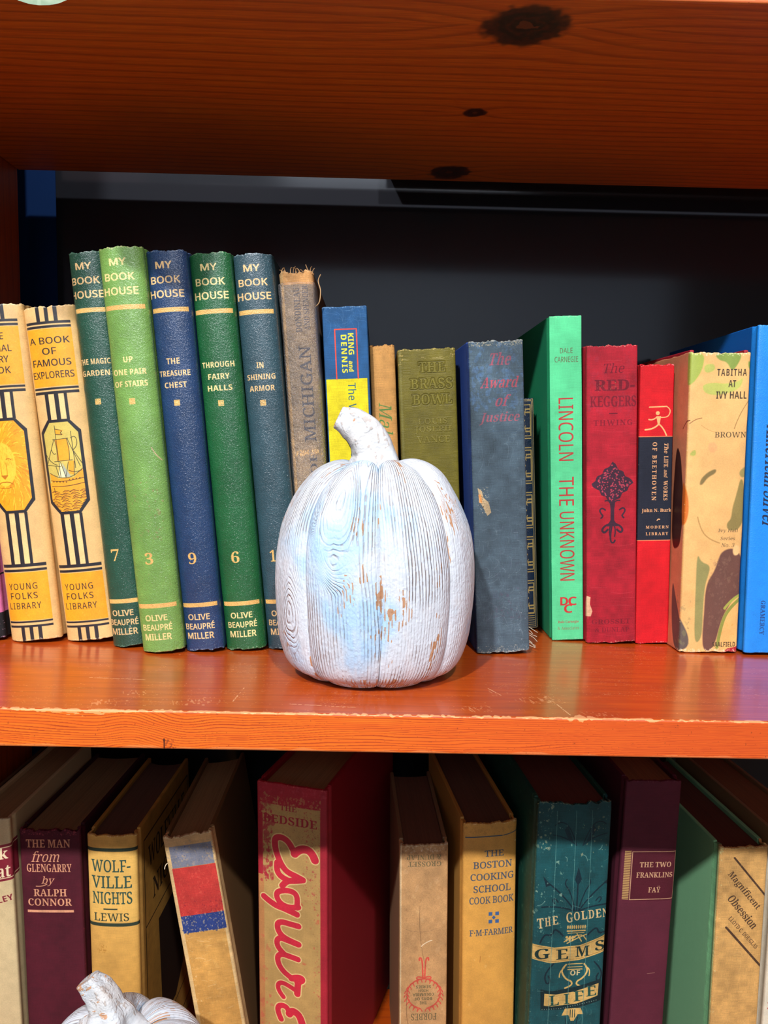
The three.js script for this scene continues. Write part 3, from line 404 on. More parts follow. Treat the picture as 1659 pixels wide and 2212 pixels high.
BOOK.award = book({ x: 0.0798, z: -0.4444, W: 32.5, H: 187.3, lean: 3.6, yaw: 2.6, D: 112, bulge: 2.4, pow: 3.6, col: '#45565f', board: '#2a4a94', wear: '#a8a89c', wearK: 2.2, amp: 0.2, fray: 1.4, mat: { bumpScale: 0.00025 }, draw: (c, W, H) => {
  R_(c, -7, 0, 7.2, H, '#26407a'); specks(c, 0, 0, W, 40, 300, '#4f7096', 0.3, 2.6, 2, 0.4); specks(c, 0, 110, W, 77, 200, '#414c56', 0.3, 2.6, 3, 0.35); scratches(c, 0, 0, W, H, 420, '#8d9ca2', 8, 0.11, 5, 1.7, 0.6); scratches(c, 0, 4, W, 100, 60, '#31465c', 26, 0.14, 9, 0.05, 0.6);
  const k = '#9a4a56'; T(c, 'The', 18.4, 11, 13, 7.4, { f: 'serif', col: k, skew: 0.3, b: true, a: 0.8 }); T(c, 'Award', 18, 24.4, 22, 6.6, { f: 'serif', col: '#a84a52', skew: 0.3, b: true, a: 0.9 }); T(c, 'of', 19.4, 35, 8, 7, { f: 'serif', col: k, skew: 0.35, b: true, a: 0.9 }); T(c, 'Justice', 17.6, 45.4, 23, 7.6, { f: 'serif', col: '#98505a', skew: 0.3, b: true, a: 0.85 });
  specks(c, 5, 10, 24, 46, 90, '#4a6478', 0.15, 0.6, 33, 0.8);
  F_(c, [[3, 86], [5.5, 88], [6.4, 92], [9.4, 95], [10.8, 101], [8.4, 103], [6.6, 99], [4.4, 95]], '#b09a74'); F_(c, [[3.4, 90], [5, 90], [5.6, 95], [3.8, 95]], '#c8884a'); specks(c, 3, 86, 7, 16, 60, '#d8c49a', 0.15, 0.5, 7); specks(c, 4, 90, 3, 8, 20, '#3a2c20', 0.2, 0.5, 8);
  specks(c, -1, 0, W + 2, 3.4, 160, '#b8aa84', 0.2, 0.7, 41, 0.75); specks(c, -1, H - 5, W + 2, 5, 150, '#a8a08a', 0.2, 0.7, 42, 0.6); specks(c, W - 8, H - 30, 8, 30, 40, '#c8ccc8', 0.1, 0.5, 43, 0.5); specks(c, 8, H - 40, 20, 20, 60, '#5a3c50', 0.3, 1.2, 44, 0.3);
} }, 'faded blue grey cloth book with worn red script and a torn patch', onMid);
{
  const r = rng(9), tm = phys({ color: 0xb0a890, roughness: 0.9 });
  for (let i = 0; i < 9; i++) { const x = 0.0128 + 0.0035 * r(), y = 0.0008 + 0.0125 * r(), p = [[x, y + 0.003, -0.003], [x + 0.003, y + 0.001, -0.002], [x + 0.0045 + 0.002 * r(), y - 0.0012 * r(), -0.001]].map((q) => new THREE.Vector3(...q)); part('loose_thread', new THREE.TubeGeometry(new THREE.CatmullRomCurve3(p), 8, 0.0002, 5), tm, BOOK.award); }
}
BOOK.gilt = book({ x: 0.1033, z: -0.5038, W: 21.4, H: 157.5, lean: 3.6, D: 88, bulge: 3, pow: 2.6, fin: 'leather', col: '#10243c', amp: 0.06, draw: (c, W, H) => {
  const g = '#b89a58'; for (const q of [0.8, 1.9]) P_(c, [[q, q], [W - q, q], [W - q, H - q], [q, H - q]], g, 0.4, 1);
  let y = 4; let k = 0; while (y < H - 12) { const h = k % 2 ? 7 : 22; if (k % 2) { R_(c, 2.6, y, W - 5.2, 0.8, g); R_(c, 2.6, y + h - 0.8, W - 5.2, 0.8, g); } else { P_(c, [[2.8, y + 0.7], [W - 2.8, y + 0.7], [W - 2.8, y + h - 0.7], [2.8, y + h - 0.7]], g, 0.7, 1); for (const [sx, sy] of [[0, 0], [1, 0], [0, 1], [1, 1]]) { const X = sx ? W - 5.2 : 5.2, Y = sy ? y + h - 3.6 : y + 3.6; c.fillStyle = g; for (let i = 0; i < 6; i++) { c.beginPath(); c.arc(X + (sx ? -1 : 1) * (i % 3) * 1.1 - (sx ? -1.5 : 1.5), Y + (sy ? -1 : 1) * Math.floor(i / 3) * 2.1, 0.62, 0, 7); c.fill(); } S_(c, [[X, Y], [X + (sx ? -2.4 : 2.4), Y + (sy ? -1.6 : 1.6)], [X + (sx ? -1 : 1), Y + (sy ? -4 : 4)]], g, 0.5); } c.beginPath(); c.arc(W - 7.4, y + h / 2, 0.9, 0, 7); c.fill(); c.beginPath(); c.arc(W / 2, y + h / 2, 1.5, 0, 7); c.fill(); } y += h + 0.6; k++; }
  for (let i = 0; i < 6; i++) R_(c, 2.6, H - 11 + i * 1.5, W - 5.2, 0.5, g);
} }, 'small dark navy book with gilt ornament squeezed behind two taller books');
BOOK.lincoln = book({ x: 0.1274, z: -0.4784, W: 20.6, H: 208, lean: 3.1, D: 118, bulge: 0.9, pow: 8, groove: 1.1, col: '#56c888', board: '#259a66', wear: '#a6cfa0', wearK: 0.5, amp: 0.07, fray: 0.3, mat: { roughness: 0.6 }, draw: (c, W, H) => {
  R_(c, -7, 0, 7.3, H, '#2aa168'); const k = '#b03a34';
  T(c, 'DALE', 10.8, 21.6, 8, 3.3, { col: '#5e6a48', lw: 1 }); T(c, 'CARNEGIE', 10.8, 27, 14.8, 3.5, { col: '#5e6a48', lw: 1 });
  T(c, 'LINCOLN', 10.3, 71, 40, 9.6, { col: k, rot: 90 }); T(c, 'THE', 10.3, 110.4, 18.6, 9.6, { col: k, rot: 90 }); T(c, 'UNKNOWN', 10.4, 146, 45, 9.6, { col: k, rot: 90 });
  T(c, 'D', 8.2, 182, 5.2, 5.6, { b: true, col: '#c03030' }); T(c, 'C', 13.6, 182, 5.6, 5.6, { b: true, col: '#c03030' }); T(c, 'C', 10.8, 187, 5.6, 5.6, { b: true, col: '#c03030' });
  T(c, 'Dale Carnegie', 10.8, 195.8, 13.6, 2.3, { f: 'serif', col: k, b: true, a: 0.9 }); T(c, '& Associates', 10.8, 199.9, 14, 2.1, { f: 'serif', col: k, a: 0.7 });
} }, 'bright mint green book with red lettering running down the spine', onMid);
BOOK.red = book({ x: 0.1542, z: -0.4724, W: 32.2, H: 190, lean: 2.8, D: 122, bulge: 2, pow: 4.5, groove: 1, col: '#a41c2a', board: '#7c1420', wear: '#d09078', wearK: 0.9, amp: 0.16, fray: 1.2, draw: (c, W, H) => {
  specks(c, 0, 0, W, 44, 150, '#9c2c3c', 0.5, 3, 2, 0.35); scratches(c, 0, 0, W, H, 110, '#d05a5c', 20, 0.15, 3, 0.06, 0.5); const k = '#5a0f20';
  T(c, 'The', 17, 14.6, 13.4, 6.4, { f: 'serif', col: k, skew: 0.25, a: 0.75 }); T(c, 'RED-', 17.6, 25.2, 25, 6.6, { f: 'serif', b: true, col: k, a: 0.7, ow: 6, oc: '#84202c' }); T(c, 'KEGGERS', 16.6, 35.2, 29, 6.8, { f: 'serif', b: true, col: k, a: 0.6, ow: 6, oc: '#8c2430' }); R_(c, 14, 42.4, 5.4, 0.6, k); T(c, 'THWING', 16.6, 48.3, 24.6, 3.8, { f: 'serif', b: true, col: k, a: 0.65, sp: 1 });
  specks(c, 4, 22, 14, 7, 26, '#a08a50', 0.15, 0.6, 4, 0.7);
  const ik = '#3a2230', r = rng(21); const dia = []; for (let i = 0; i < 40; i++) { const a = i / 40 * 6.283, q = 1 / (Math.abs(Math.cos(a)) / 13.4 + Math.abs(Math.sin(a)) / 13.4) * (1 + 0.07 * Math.sin(i * 4.7)); dia.push([16.3 + Math.cos(a) * q, 86.6 + Math.sin(a) * q]); } F_(c, dia, ik);
  for (let i = 0; i < 300; i++) { const x = 16.3 + (r() - 0.5) * 26, y = 86.6 + (r() - 0.5) * 26; if (Math.abs(x - 16.3) + Math.abs(y - 86.6) < 11.8) { c.fillStyle = '#a83a4a'; c.beginPath(); c.ellipse(x, y, 0.3 + 0.4 * r(), 0.25 + 0.25 * r(), r() * 3, 0, 7); c.fill(); } }
  F_(c, [[14.6, 98], [18.2, 98], [17.6, 103], [17.5, 110], [20, 114], [12.8, 114], [15.2, 110], [15.2, 103]], ik);
  for (const s of [-1, 1]) { const X = (x) => 16.4 + s * x; S_(c, [[X(4.6), 103.4], [X(6.4), 101.8], [X(8.4), 103.6], [X(6.8), 106.2], [X(5.8), 107.4], [X(7.2), 108.6]], ik, 1); S_(c, [[X(0.4), 112], [X(4.4), 113], [X(7), 116.4], [X(4.8), 118.4], [X(3), 116]], ik, 1.3); S_(c, [[X(0.6), 112], [X(2.6), 116], [X(1.4), 120.4]], ik, 0.8); S_(c, [[X(0.6), 99], [X(2.6), 97], [X(4.6), 97.6]], ik, 0.8); }
  S_(c, [[16.4, 112], [15, 119], [15.4, 124.4], [17.6, 124.6], [18, 123]], ik, 1.1);
  T(c, 'GROSSET', 15.8, 175.8, 25, 3, { f: 'serif', b: true, col: k, a: 0.5 }); T(c, '& DUNLAP', 16.4, 181.2, 22, 3, { f: 'serif', b: true, col: k, a: 0.5 });
  F_(c, [[0.2, 158.6], [2.6, 159.4], [2.2, 164], [3.8, 168.6], [2.8, 172], [-0.6, 172], [-0.2, 165]], '#dca882'); specks(c, -0.6, 150, 2.4, 24, 50, '#e8c0a0', 0.1, 0.45, 6);
} }, 'faded crimson cloth book with a dark stylised tree stamped on it', onMid);
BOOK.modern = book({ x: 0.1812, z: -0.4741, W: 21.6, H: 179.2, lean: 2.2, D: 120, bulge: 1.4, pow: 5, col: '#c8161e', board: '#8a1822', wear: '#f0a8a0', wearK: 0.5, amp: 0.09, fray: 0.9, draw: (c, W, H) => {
  R_(c, -0.4, 45.4, W + 1, 66, '#1d222e'); for (const y of [45.1, 111.2]) R_(c, -0.4, y, W + 1, 0.5, '#d87850'); const g = '#e8a870';
  // torch runner
  const k = '#f0b070'; S_(c, [[6.2, 26.9], [17, 26.6]], k, 0.8); S_(c, [[17, 26.6], [19.4, 28], [19.2, 31.4], [17, 33.6], [13.2, 33.4]], k, 0.7); c.fillStyle = k; c.beginPath(); c.arc(11.5, 30.7, 1.25, 0, 7); c.fill(); F_(c, [[10.6, 32.6], [13.6, 32.6], [12.8, 38], [11.6, 38]], k); S_(c, [[11.2, 33], [8.6, 35.4], [6, 34.6]], k, 0.85); S_(c, [[12.2, 37.6], [9.4, 40.8], [3.8, 41]], k, 1); S_(c, [[12.4, 37.6], [15.4, 40], [17.2, 44.6]], k, 0.9);
  T(c, 'The', 17.4, 52.8, 6.6, 2.7, { f: 'serif', b: true, skew: 0.25, col: g, rot: 90 }); T(c, 'LIFE', 17.4, 61.2, 7.2, 2.6, { f: 'serif', b: true, col: g, rot: 90 }); T(c, 'and', 17.4, 69, 4.8, 2.4, { f: 'serif', b: true, skew: 0.25, col: g, rot: 90 }); T(c, 'WORKS', 17.4, 79.6, 12.6, 2.6, { f: 'serif', b: true, col: g, rot: 90, sp: 1 }); T(c, 'OF BEETHOVEN', 10.1, 67.4, 37, 2.8, { f: 'serif', b: true, col: g, rot: 90, sp: 2 });
  T(c, 'John N. Burk', 12, 92.5, 19, 3, { f: 'serif', b: true, col: g }); S_(c, [[12.4, 98.6], [13.2, 97.4], [14, 98]], g, 0.7); T(c, 'MODERN', 12.6, 102.9, 14.6, 1.8, { f: 'serif', b: true, col: g, sp: 2 }); T(c, 'LIBRARY', 12.5, 107.2, 14.4, 1.8, { f: 'serif', b: true, col: g, sp: 2 });
} }, 'small bright red book with a black title panel and a running figure in gold', onMid);
{
  const jack = (c, W, H, off) => {   // painted jacket: peach ground, leafy greens, brown hair
    specks(c, off, 0, W, H, 160, '#dba860', 1, 4, 31, 0.22);
  };
  BOOK.jacket = book({ x: 0.2098, z: -0.4557, W: 36.4, H: 185.2, lean: 1.3, D: 128, bulge: 2, pow: 4.2, joint: 70, jacket: 1.4, fin: 'paper', col: '#dfae6a', board: '#9a1c28', wear: '#f0e0bc', fray: 1, amp: 0.06, ppm: 5.5, wobble: 0.3, draw: (c, W, H) => {
    jack(c, W, H, 0); R_(c, -70, 0, 70, H, '#d08a62'); specks(c, -70, 0, 70, H, 120, '#da9a70', 1, 4, 61, 0.3);
    const gr = ['#9cab48', '#7f9440', '#b0b458']; const blob = (pts, col) => { c.fillStyle = col; c.beginPath(); const n = pts.length, md = (i) => [(pts[i % n][0] + pts[(i + 1) % n][0]) / 2, (pts[i % n][1] + pts[(i + 1) % n][1]) / 2]; c.moveTo(...md(0)); for (let i = 1; i <= n; i++) c.quadraticCurveTo(...pts[i % n], ...md(i)); c.fill(); c.globalAlpha = 0.45; c.strokeStyle = col; c.lineWidth = 0.9; c.stroke(); c.globalAlpha = 1; };
    blob([[0.5, 0], [8, 1.5], [7.6, 8], [5.4, 14], [0.6, 20], [-2, 19], [-2, 0]], gr[0]); blob([[14, 0.5], [30, 0], [30, 4], [27.5, 8.6], [25, 11.5], [22, 5.8], [17, 5]], gr[1]); blob([[7.6, 19.8], [14, 18.4], [22, 19.4], [30, 17.5], [32, 15], [31, 21], [24, 24.6], [14, 26], [8.6, 24]], gr[2]); blob([[8, 8], [14, 7], [15, 11], [9, 13]], gr[2]); blob([[35, 5], [38, 8], [38, 12], [35, 9]], gr[1]);
    S_(c, [[1, 43], [4, 40], [8, 39.6]], '#9a6a3c', 0.5); S_(c, [[28, 46], [31, 36], [37, 28]], '#a07a44', 0.5); S_(c, [[8, 44], [12, 47], [16, 48]], '#c89858', 0.4); S_(c, [[-6, 46], [-2, 42], [1, 41]], '#7a3a28', 0.7);
    blob([[1, 62], [5, 58], [5.4, 62.6]], '#a8a850'); blob([[8.4, 80], [9.5, 76], [14, 72], [18, 70.4], [17.6, 73], [13, 75.4], [10, 80]], '#7c6a3c'); blob([[12, 55], [17, 54], [18.5, 59], [14, 61]], '#e0a468');
    blob([[34, 74], [37, 86], [36.4, 102], [33, 108], [27, 108], [26, 104], [29, 101], [29, 95], [31.4, 86]], '#8a7a44'); blob([[32, 72], [38, 68], [38, 74], [34, 76]], '#9a8a50');
    S_(c, [[8, 100], [10, 108], [16, 114], [22, 116]], '#b48c50', 0.8);
    blob([[23.8, 121.5], [30, 119], [36, 123], [37.6, 136], [37, 148], [30, 154], [25, 164], [21, 184], [14, 184], [14.6, 160], [15, 142], [20, 134], [22, 127]], '#68463a'); specks(c, 17, 125, 20, 45, 140, '#80604c', 0.4, 1.8, 71, 0.5); blob([[32, 117], [35, 118.6], [34.6, 123], [31.6, 124], [30.4, 120.6]], '#e8bc7c');
    blob([[8.6, 122], [11, 128], [17, 130], [16, 136], [14, 142], [13.4, 160], [13.6, 176], [9, 180], [8.8, 150]], '#8c8850'); blob([[38, 146], [30, 154], [26, 166], [24, 184], [38, 184]], '#e2b066'); S_(c, [[38, 150], [30, 156], [25, 168], [23.4, 182]], '#8a9040', 2); S_(c, [[38, 148], [32, 150], [27, 157]], '#a0a448', 1.6); specks(c, 24, 154, 12, 26, 26, '#c8923e', 0.3, 1.2, 73, 0.4);
    blob([[-16, 55], [-8, 62], [-4, 78], [0, 92], [-3, 110], [-5, 120], [-18, 122]], '#3a1810'); blob([[-2, 76], [1.4, 86], [2.4, 96], [1, 104], [-2, 106], [-3, 92]], '#c86a20'); blob([[-14, 140], [-8, 150], [0, 164], [6, 176], [4, 184], [-10, 184]], '#5a5048'); specks(c, -6, 150, 12, 34, 30, '#7a7a50', 0.5, 2, 77, 0.5);
    const k = '#3c3020'; T(c, 'TABITHA', 25.2, 12.2, 18, 4.3, { f: 'sans-serif', col: k, b: true, sp: 1 }); T(c, 'AT', 25.6, 18.9, 4.6, 4.3, { col: k, b: true }); T(c, 'IVY HALL', 25.4, 25.8, 18.6, 4.5, { col: k, b: true }); T(c, 'BROWN', 26, 49.6, 19.4, 3.3, { f: 'serif', col: k });
    T(c, 'Ivy Hall', 27.2, 108.6, 12.2, 2.8, { f: 'serif', skew: 0.2, col: k, a: 0.85 }); T(c, 'Series', 27.2, 113.1, 9, 2.2, { f: 'serif', skew: 0.2, col: k, a: 0.85 }); T(c, 'No. 3', 27.4, 117.4, 8, 2.4, { f: 'serif', skew: 0.2, col: k, a: 0.85 }); T(c, 'SAALFIELD', 27.6, 180, 14.6, 3, { col: k, b: true });
    F_(c, [[26, 185.4], [30, 182.6], [34, 182], [38, 180.4], [39, 185.4]], '#a82830'); specks(c, -2, H - 2.4, W + 3, 2.4, 90, '#ecdcb4', 0.3, 0.9, 79, 0.8); specks(c, -1.4, 0, 2, H, 70, '#ecd0a0', 0.1, 0.5, 80, 0.6); specks(c, 0, 0, W, 2, 50, '#ece0c0', 0.3, 0.9, 81, 0.8);
  } }, 'book in a torn peach and green illustrated dust jacket beside the blue book', onMid);
}
BOOK.blue = book({ x: 0.246, z: -0.4525, W: 30.6, H: 200.6, lean: 1.2, tip: -0.6, D: 138, bulge: 1.8, pow: 5, groove: 1.2, col: '#1c86e0', board: '#0f62b8', wear: '#78b8f0', wearK: 0.4, amp: 0.05, fin: 'leather', mat: { roughness: 0.45, bumpScale: 0.0001 }, draw: (c, W, H) => {
  T(c, 'American Silver', 12, 92, 62, 9.4, { f: 'serif', b: true, skew: 0.35, col: '#1c2440', rot: 90 }); T(c, 'GRAMERCY', 10.4, 178.2, 21.6, 2.8, { f: 'serif', b: true, col: '#1c3a70', rot: 90 });
} }, 'glossy bright blue book at the right edge of the middle shelf', onMid);

// ------------------------------------------------------------------ lower shelf, left to right
BOOK.far = book({ low: 1, x: -0.2602, z: -0.462, W: 11, H: 201, lean: 0.3, yaw: -2.5, D: 118, bulge: 3, col: '#6a4a30', pages: '#c8a878', draw: () => {} }, 'brown book against the left upright of the lower shelf, showing only its top');
BOOK.cream = book({ low: 1, x: -0.2340, z: -0.45, W: 29, H: 209, lean: 1.7, yaw: -2.6, D: 122, bulge: 2.4, pow: 3, col: '#cdb888', board: '#c8b080', pages: '#c8a878', wear: '#e8dcb8', amp: 0.06, fin: 'paper', draw: (c, W, H) => {
  F_(c, [[-7, 22], [W + 7, 15], [W + 7, 39], [-7, 46]], '#7c1e2c'); for (const q of [16.6, 36.8]) P_(c, [[-7, q + 7.4], [W + 7, q + 0.4]], '#e0cc9c', 0.6);
  T(c, 'Black', 14.5, 24.4, 26, 7.6, { f: 'serif', skew: 0.2, col: '#e6d4a8', rot: -10, b: true }); T(c, 'Rat', 21, 35, 14.5, 8, { f: 'serif', skew: 0.2, col: '#e6d4a8', rot: -10, b: true }); T(c, 'KELLEY', 19, 54, 20, 4, { col: '#7c1e2c', rot: -14, b: true });
} }, 'cream book with a slanted maroon label, cut off at the left edge', onLow);
BOOK.man = book({ low: 1, x: -0.1968, z: -0.45, W: 39.2, H: 197.4, lean: 1.9, tip: -1.4, yaw: -2, D: 122, bulge: 2.4, pow: 3.6, col: '#4c1420', board: '#3c1018', pages: '#a88a60', wear: '#9c3844', wearK: 1.1, amp: 0.12, fray: 1.8, square: 2, draw: (c, W, H) => {
  const k = '#d89a72'; specks(c, 2, 1, W - 4, 3, 60, '#b05058', 0.3, 1.2, 3, 0.5); T(c, 'THE MAN', 18.8, 9.6, 28.6, 5.2, { f: 'serif', b: true, col: k }); T(c, 'from', 17.4, 18, 18, 7.4, { f: 'serif', skew: 0.3, col: k }); T(c, 'GLENGARRY', 18.8, 25.7, 29, 5.4, { f: 'serif', b: true, col: k }); T(c, 'by', 17.8, 34.4, 8, 6.6, { f: 'serif', skew: 0.3, col: k }); S_(c, [[10, 37.8], [14, 38.2], [17, 36.4]], k, 0.6); T(c, 'RALPH', 18.8, 42, 21.4, 4.8, { f: 'serif', b: true, col: k }); T(c, 'CONNOR', 18.4, 48.4, 28.4, 5, { f: 'serif', b: true, col: k }); R_(c, 3.6, 53.6, 30, 1.7, k);
} }, 'dark maroon cloth book with copper lettering, next to the cream book', onLow);
BOOK.wolf = book({ low: 1, x: -0.1597, z: -0.45, W: 32, H: 197.4, lean: 1.1, tip: -0.6, yaw: -2, D: 118, bulge: 4.4, pow: 2.4, groove: 1, col: '#cf9e4e', board: '#b08238', pages: '#7a5a48', wear: '#e8c890', wearK: 0.7, amp: 0.08, fray: 0.9, square: 2.4, draw: (c, W, H) => {
  const k = '#2e3a2c'; for (const y of [8.6, 58.6]) R_(c, -0.2, y, W + 0.4, 2.2, k); R_(c, -0.2, 11.4, W + 0.4, 46.4, '#dcae58'); const g = '#2c4a3e';
  T(c, 'WOLF-', 15.6, 20.4, 25, 8, { f: 'serif', col: g, lw: 2.4 }); T(c, 'VILLE', 15.9, 31, 25.6, 8, { f: 'serif', col: g, lw: 2.4 }); T(c, 'NIGHTS', 16, 41.7, 25.4, 8.2, { f: 'serif', col: g, lw: 2.4 }); R_(c, 10.4, 48.8, 9, 0.8, k); T(c, 'LEWIS', 15.2, 54.6, 22.6, 5.4, { f: 'serif', col: k, lw: 1.4 });
  specks(c, 5.6, 72.4, 6, 6.4, 24, '#9a6420', 0.3, 1.1, 6, 0.5);
}, rightArt: (c, L, H) => {
  const k = '#33200e'; P_(c, [[5, 12], [L - 4, 12], [L - 4, H - 10], [5, H - 10]], k, 1.1, 1); P_(c, [[5, 72], [L - 4, 72]], k, 1); T(c, 'WOLFVILLE', L / 2, 28, L - 26, 15, { f: 'serif', b: true, col: k }); T(c, 'NIGHTS', L / 2, 54, L - 40, 15, { f: 'serif', b: true, col: k }); F_(c, [[30, 82], [L - 26, 82], [L - 24, 150], [L - 44, 164], [34, 160]], '#2a180a'); P_(c, [[5, 168], [L - 4, 168]], k, 1);
} }, 'yellow tan book with green lettering between two dark green bands', onLow);
BOOK.tan = book({ low: 1, x: -0.0812, z: -0.45, W: 31.2, H: 202, lean: 9.5, D: 118, bulge: 1.8, pow: 4.5, col: '#c8954c', board: '#7c5a34', pages: '#c0a070', wear: '#e6cfa0', wearK: 2, amp: 0.13, fray: 1.8, draw: (c, W, H) => {
  R_(c, -7, 0, 10, H, '#d8b67c'); R_(c, W - 2, 0, 9, H, '#d8b67c'); R_(c, 0, 0, W, 7, '#c8a06c'); R_(c, 3, 7, W - 4.4, 14.4, '#7c7e88'); specks(c, 1, 5, W - 1, 18, 150, '#b09878', 0.3, 1.3, 3, 0.6); specks(c, 3, 8, W - 4, 12, 120, '#4c587c', 0.15, 0.7, 4, 0.7);
  R_(c, 2.6, 21.6, W - 3.6, 32.4, '#c43a32'); specks(c, 3, 22, W - 4, 31, 260, '#d85a48', 0.2, 1.2, 5, 0.5); specks(c, 3, 22, W - 4, 31, 120, '#a02830', 0.15, 0.7, 6, 0.6); specks(c, 3, 44, W - 4, 10, 70, '#8a2030', 0.2, 0.8, 12, 0.6);
  R_(c, 2.6, 54, W - 3.6, 11.6, '#2c3f7a'); specks(c, 2, 53.4, W - 3, 13, 200, '#c8b08a', 0.15, 0.9, 7, 0.75); specks(c, 2, 54, W - 3, 12, 60, '#24366e', 0.3, 1, 8, 0.8);
  specks(c, 2, 66, W - 3, H - 66, 240, '#d8aa60', 0.4, 2.2, 9, 0.35); specks(c, 0, 66, 6, H - 66, 200, '#ead4a4', 0.15, 0.7, 10, 0.6); specks(c, W - 4, 66, 5, H - 66, 120, '#ead4a4', 0.15, 0.6, 11, 0.5); scratches(c, 4, 66, W - 8, 60, 30, '#ecd8ac', 6, 0.25, 12, 0.4, 0.5);
} }, 'worn tan book leaning left with a red block between two blue bands', onLow);
{ const p = [[-0.0152, 0.183, -0.004], [-0.0166, 0.1832, -0.002], [-0.0174, 0.1822, -0.001], [-0.0176, 0.181, 0]].map((q) => new THREE.Vector3(...q)); part('loose_thread', new THREE.TubeGeometry(new THREE.CatmullRomCurve3(p), 10, 0.0003, 5), phys({ color: 0xd8c8a8, roughness: 0.9 }), BOOK.tan); }
BOOK.esquire = book({ low: 1, x: -0.0454, z: -0.45, W: 47.8, H: 234, lean: 1, yaw: -17, D: 152, bulge: 1.4, pow: 7, groove: 1.2, col: '#a32530', board: '#8a1420', pages: '#b09468', wear: '#c86058', wearK: 0.4, amp: 0.08, fray: 0.5, square: 4, mat: { roughness: 0.5 }, draw: (c, W, H) => {
  const g = '#b08c52', r = rng(5);
  // gold ground rubbed through to red cloth along its edges
  R_(c, 4, 14, W - 8.5, H - 14, g); R_(c, 0.6, 62, 4, H - 62, '#b27a48'); specks(c, 2, 8, W - 6, 14, 240, g, 0.3, 1.6, 21, 0.7); specks(c, 2, 6, 9, 60, 150, '#a32a34', 0.5, 2.6, 22, 0.8); specks(c, 0, 100, 10, H - 100, 60, '#c04a40', 0.5, 2.4, 23, 0.45); specks(c, W - 16, 16, 14, 60, 220, '#a83038', 0.2, 1.1, 24, 0.55); specks(c, 12, 14, 30, 32, 260, '#7a3c34', 0.12, 0.6, 25, 0.5); specks(c, 26, 60, 18, H - 60, 200, '#8a5a3a', 0.12, 0.7, 26, 0.4); specks(c, W - 9, 60, 6, H - 60, 220, '#b03a38', 0.2, 1, 27, 0.5); specks(c, 30, 60, 14, H - 70, 16, '#c04438', 0.6, 2, 29, 0.5);
  T(c, 'THE', 21.7, 15.6, 11.4, 3.4, { f: 'serif', b: true, col: '#9c2a34' }); T(c, 'BEDSIDE', 22.8, 23.6, 37, 5.6, { f: 'serif', b: true, col: '#9c2430' });
  c.save(); c.translate(26.3, 46); c.scale(0.1057, 0.1027); c.translate(-935, -735);
  const red = '#c22a3a', st = [
    [[[1062, 742], [1048, 705], [1010, 680], [960, 690], [932, 722]], 34], [[[932, 722], [905, 660], [855, 628], [812, 634], [800, 668], [812, 730], [840, 800], [880, 850], [945, 868], [985, 884]], 26], [[[812, 640], [806, 690], [826, 760]], 18],
    [[[985, 884], [930, 900], [880, 905], [850, 945]], 26], [[[818, 800], [810, 850], [850, 895], [900, 905]], 26], [[[826, 808], [862, 842], [930, 878]], 14],
    [[[945, 1072], [952, 1010], [930, 972], [870, 970], [815, 990], [812, 1030], [845, 1070], [905, 1082], [955, 1066]], 24], [[[728, 1036], [790, 1080], [860, 1092], [945, 1116]], 26],
    [[[955, 1192], [900, 1188], [840, 1182], [812, 1205], [826, 1262], [880, 1296], [955, 1312]], 25], [[[950, 1314], [880, 1300], [830, 1290], [808, 1318], [822, 1366], [862, 1396]], 24], [[[950, 1412], [890, 1402], [838, 1396], [812, 1424], [826, 1482], [874, 1530], [918, 1548]], 24],
    [[[905, 1548], [948, 1528], [982, 1536], [970, 1556], [944, 1564]], 26], [[[950, 1560], [944, 1642]], 28], [[[950, 1630], [890, 1600], [836, 1586], [812, 1614], [828, 1660], [852, 1684]], 20],
    [[[835, 1838], [812, 1790], [818, 1752], [850, 1740], [884, 1756], [890, 1790]], 24], [[[890, 1790], [905, 1766], [936, 1770], [964, 1796], [976, 1842]], 32]];
  for (const [p, w] of st) S_(c, p, '#d8b878', w * 1.5 + 14); for (const [p, w] of st) S_(c, p, red, w * 1.5); c.restore();
  R_(c, W - 4, 0, 11, H, '#a02430'); specks(c, -3, 0, W + 3, 6, 60, '#b84450', 0.4, 1.6, 28, 0.4);
} }, 'thick red book with large red script on a rubbed gold spine', onLow);
